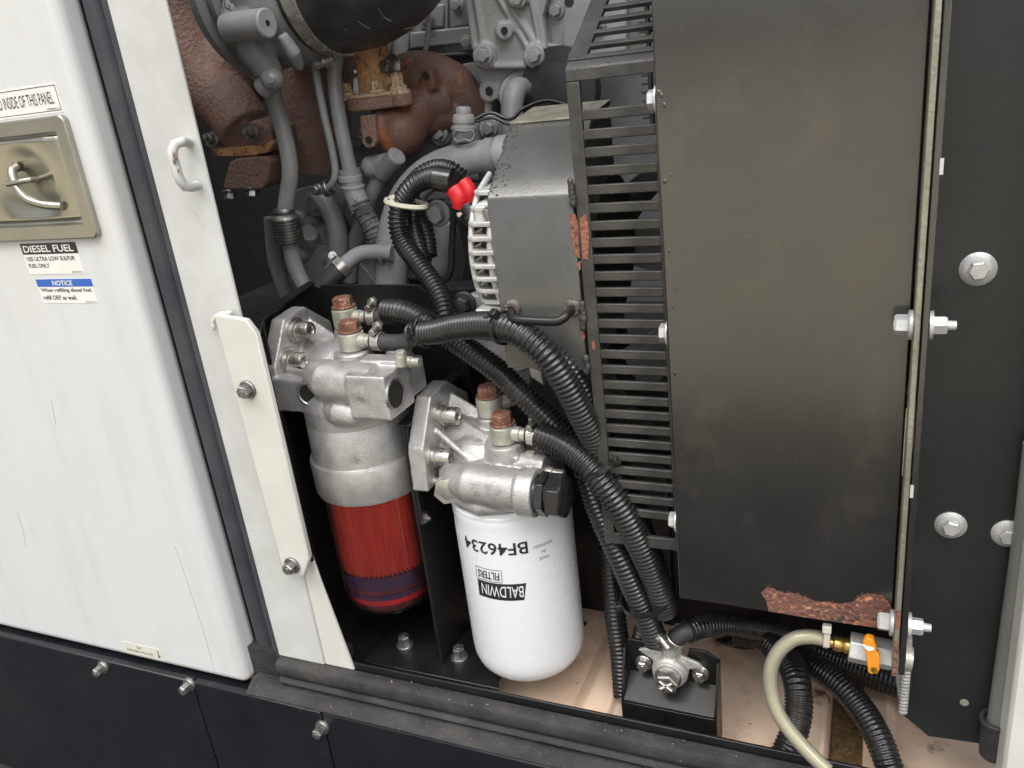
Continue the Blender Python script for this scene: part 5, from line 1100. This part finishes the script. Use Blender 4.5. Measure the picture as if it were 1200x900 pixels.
# ------------------------------------------------------------------ smaller engine fittings
for (u, v, Y, r_) in ((548, 50, .446, .006), (500, 22, .446, .006), (536, 6, .447, .006), (652, 12, .4285, .007), (700, 30, .4285, .007), (555, 96, .4235, .006), (630, 120, .4235, .006)):
    bolt(at(u, v, Y=Y), (0, -1, 0), r_, .008, en, 'hex', ENG)
cast('head_gasket_rail', [(440, 66), (560, 60), (560, 66), (440, 72)], .446, .012, ENGD)
for k in range(5):
    u = 455 + k * 22; cast('cast_rib', [(u, -20), (u + 4, -20), (u + 3, 60), (u - 1, 61)], .450, .01)
q = MB(); q.lathe([(.020, 0), (.020, .003), (.016, .004), (.016, .001)], at(420, 100, Y=.498), (0, -1, 0), 32); obj('core_plug', q, ENG, en)
for (u, v, Y) in ((470, 225, .36), (520, 345, .298), (410, 292, .358), (385, 300, .358), (360, 340, .358), (430, 350, .358), (395, 340, .358)):
    bolt(at(u, v, Y=Y), (0, -1, 0), .0062, .009, en, 'hex', ENG)
lw = thing('sensor_wire', 'thin black sensor wire running across the engine above the large coolant pipe', 'wire', (-.45, .35, 1.2))
obj('wire', pipe(px((556, 140, .33), (575, 132, .34), (598, 140, .345), (612, 128, .36), (640, 118, .38), (668, 124, .39)), .0022, 10), PLAS, lw)
obj('wire', pipe(px((556, 143, .33), (578, 138, .335), (600, 147, .34), (618, 138, .355), (645, 130, .37), (668, 132, .38)), .0018, 10), PLAS, lw)
tag(obj('fuel_line', pipe(px((500, -20, .40), (502, 30, .40), (498, 62, .40), (486, 84, .40), (482, 96, .40)), .0032, 12), ENGL), 'thin grey steel line dropping from the top edge beside the rusty manifold', 'pipe')
hk = thing('harness_clip', 'small metal clip holding the thin grey pipe beside the turbine', 'clip', at(384, 226, Y=.29))
q = MB(); ringmb(at(381, 222, Y=.295), (.9, 0, .3), .0095, .0065, .008, q, 24); obj('clip_ring', q, ZDULL, hk)
bolt(at(372, 222, Y=.288), (0, -1, 0), .005, .007, hk, 'hex', ZDULL)

# grit lying on the sill and in the corner behind the lip
gt = MB()
for k in range(420):
    u = random.random(); x = -.56 + .95 * u
    if k % 3 == 0: y, z = random.uniform(.003, .0118), .7376
    elif k % 3 == 1: y, z = random.uniform(-.012, -.002), .6985 + .004 * random.random()
    else: y, z = random.uniform(.018, .030), .7008; x = -.33 + .70 * u
    if k % 3 == 1: z = .6975 + (y + .013) * .65
    e = random.uniform(.0003, .0010) * (1.6 if k % 11 == 0 else 1)
    P_ = [Vector((x, y, z)) + Vector((random.uniform(-1, 1), random.uniform(-1, 1), random.uniform(-.2, 1))).normalized() * e for _ in range(4)]
    gt.add(P_, [(0, 1, 2), (0, 3, 1), (1, 3, 2), (2, 3, 0)])
gi = obj('grit', gt, mat('pale_grit', (.36, .32, .26), (.2, .17, .13), .9, scale=90), flat=True); gi['kind'] = 'stuff'
gi['label'] = 'fine pale grit scattered along the rubber sill'; gi['category'] = 'grit'

# pale scratches on the big intake hose and small wires around the turbo
for (u0, v0, u1, v1) in ((448, 2, 452, 18), (452, 18, 458, 26), (420, 24, 430, 44), (400, 40, 404, 46), (470, 52, 486, 44)):
    a = at(u0, v0, Y=.232); b = at(u1, v1, Y=.232); q = MB()
    pts = []
    for k in range(5):
        p = a.lerp(b, k / 4); ax_ = hc0 + AX * ((p - hc0).dot(AX)); d_ = (p - ax_).normalized(); pts.append(ax_ + d_ * (rh + .0002))
    q.tube(pts, .0003, 6); obj('scratch', q, INKG, ih)

GROUPS = {'cable_tie': 'cable ties around the hoses', 'banjo_hose': 'corrugated hoses on the filter heads', 'conduit_hose': 'corrugated conduits on the bay floor',
          'wiring_conduit': 'black split wiring conduits', 'filter_bracket': 'black filter mounting brackets', 'rear_pipe': 'grey pipes low in the bay'}
for o in COL.objects:
    if o.parent is None and o.get('label') and o.name.split('.')[0] in GROUPS: o['group'] = GROUPS[o.name.split('.')[0]]
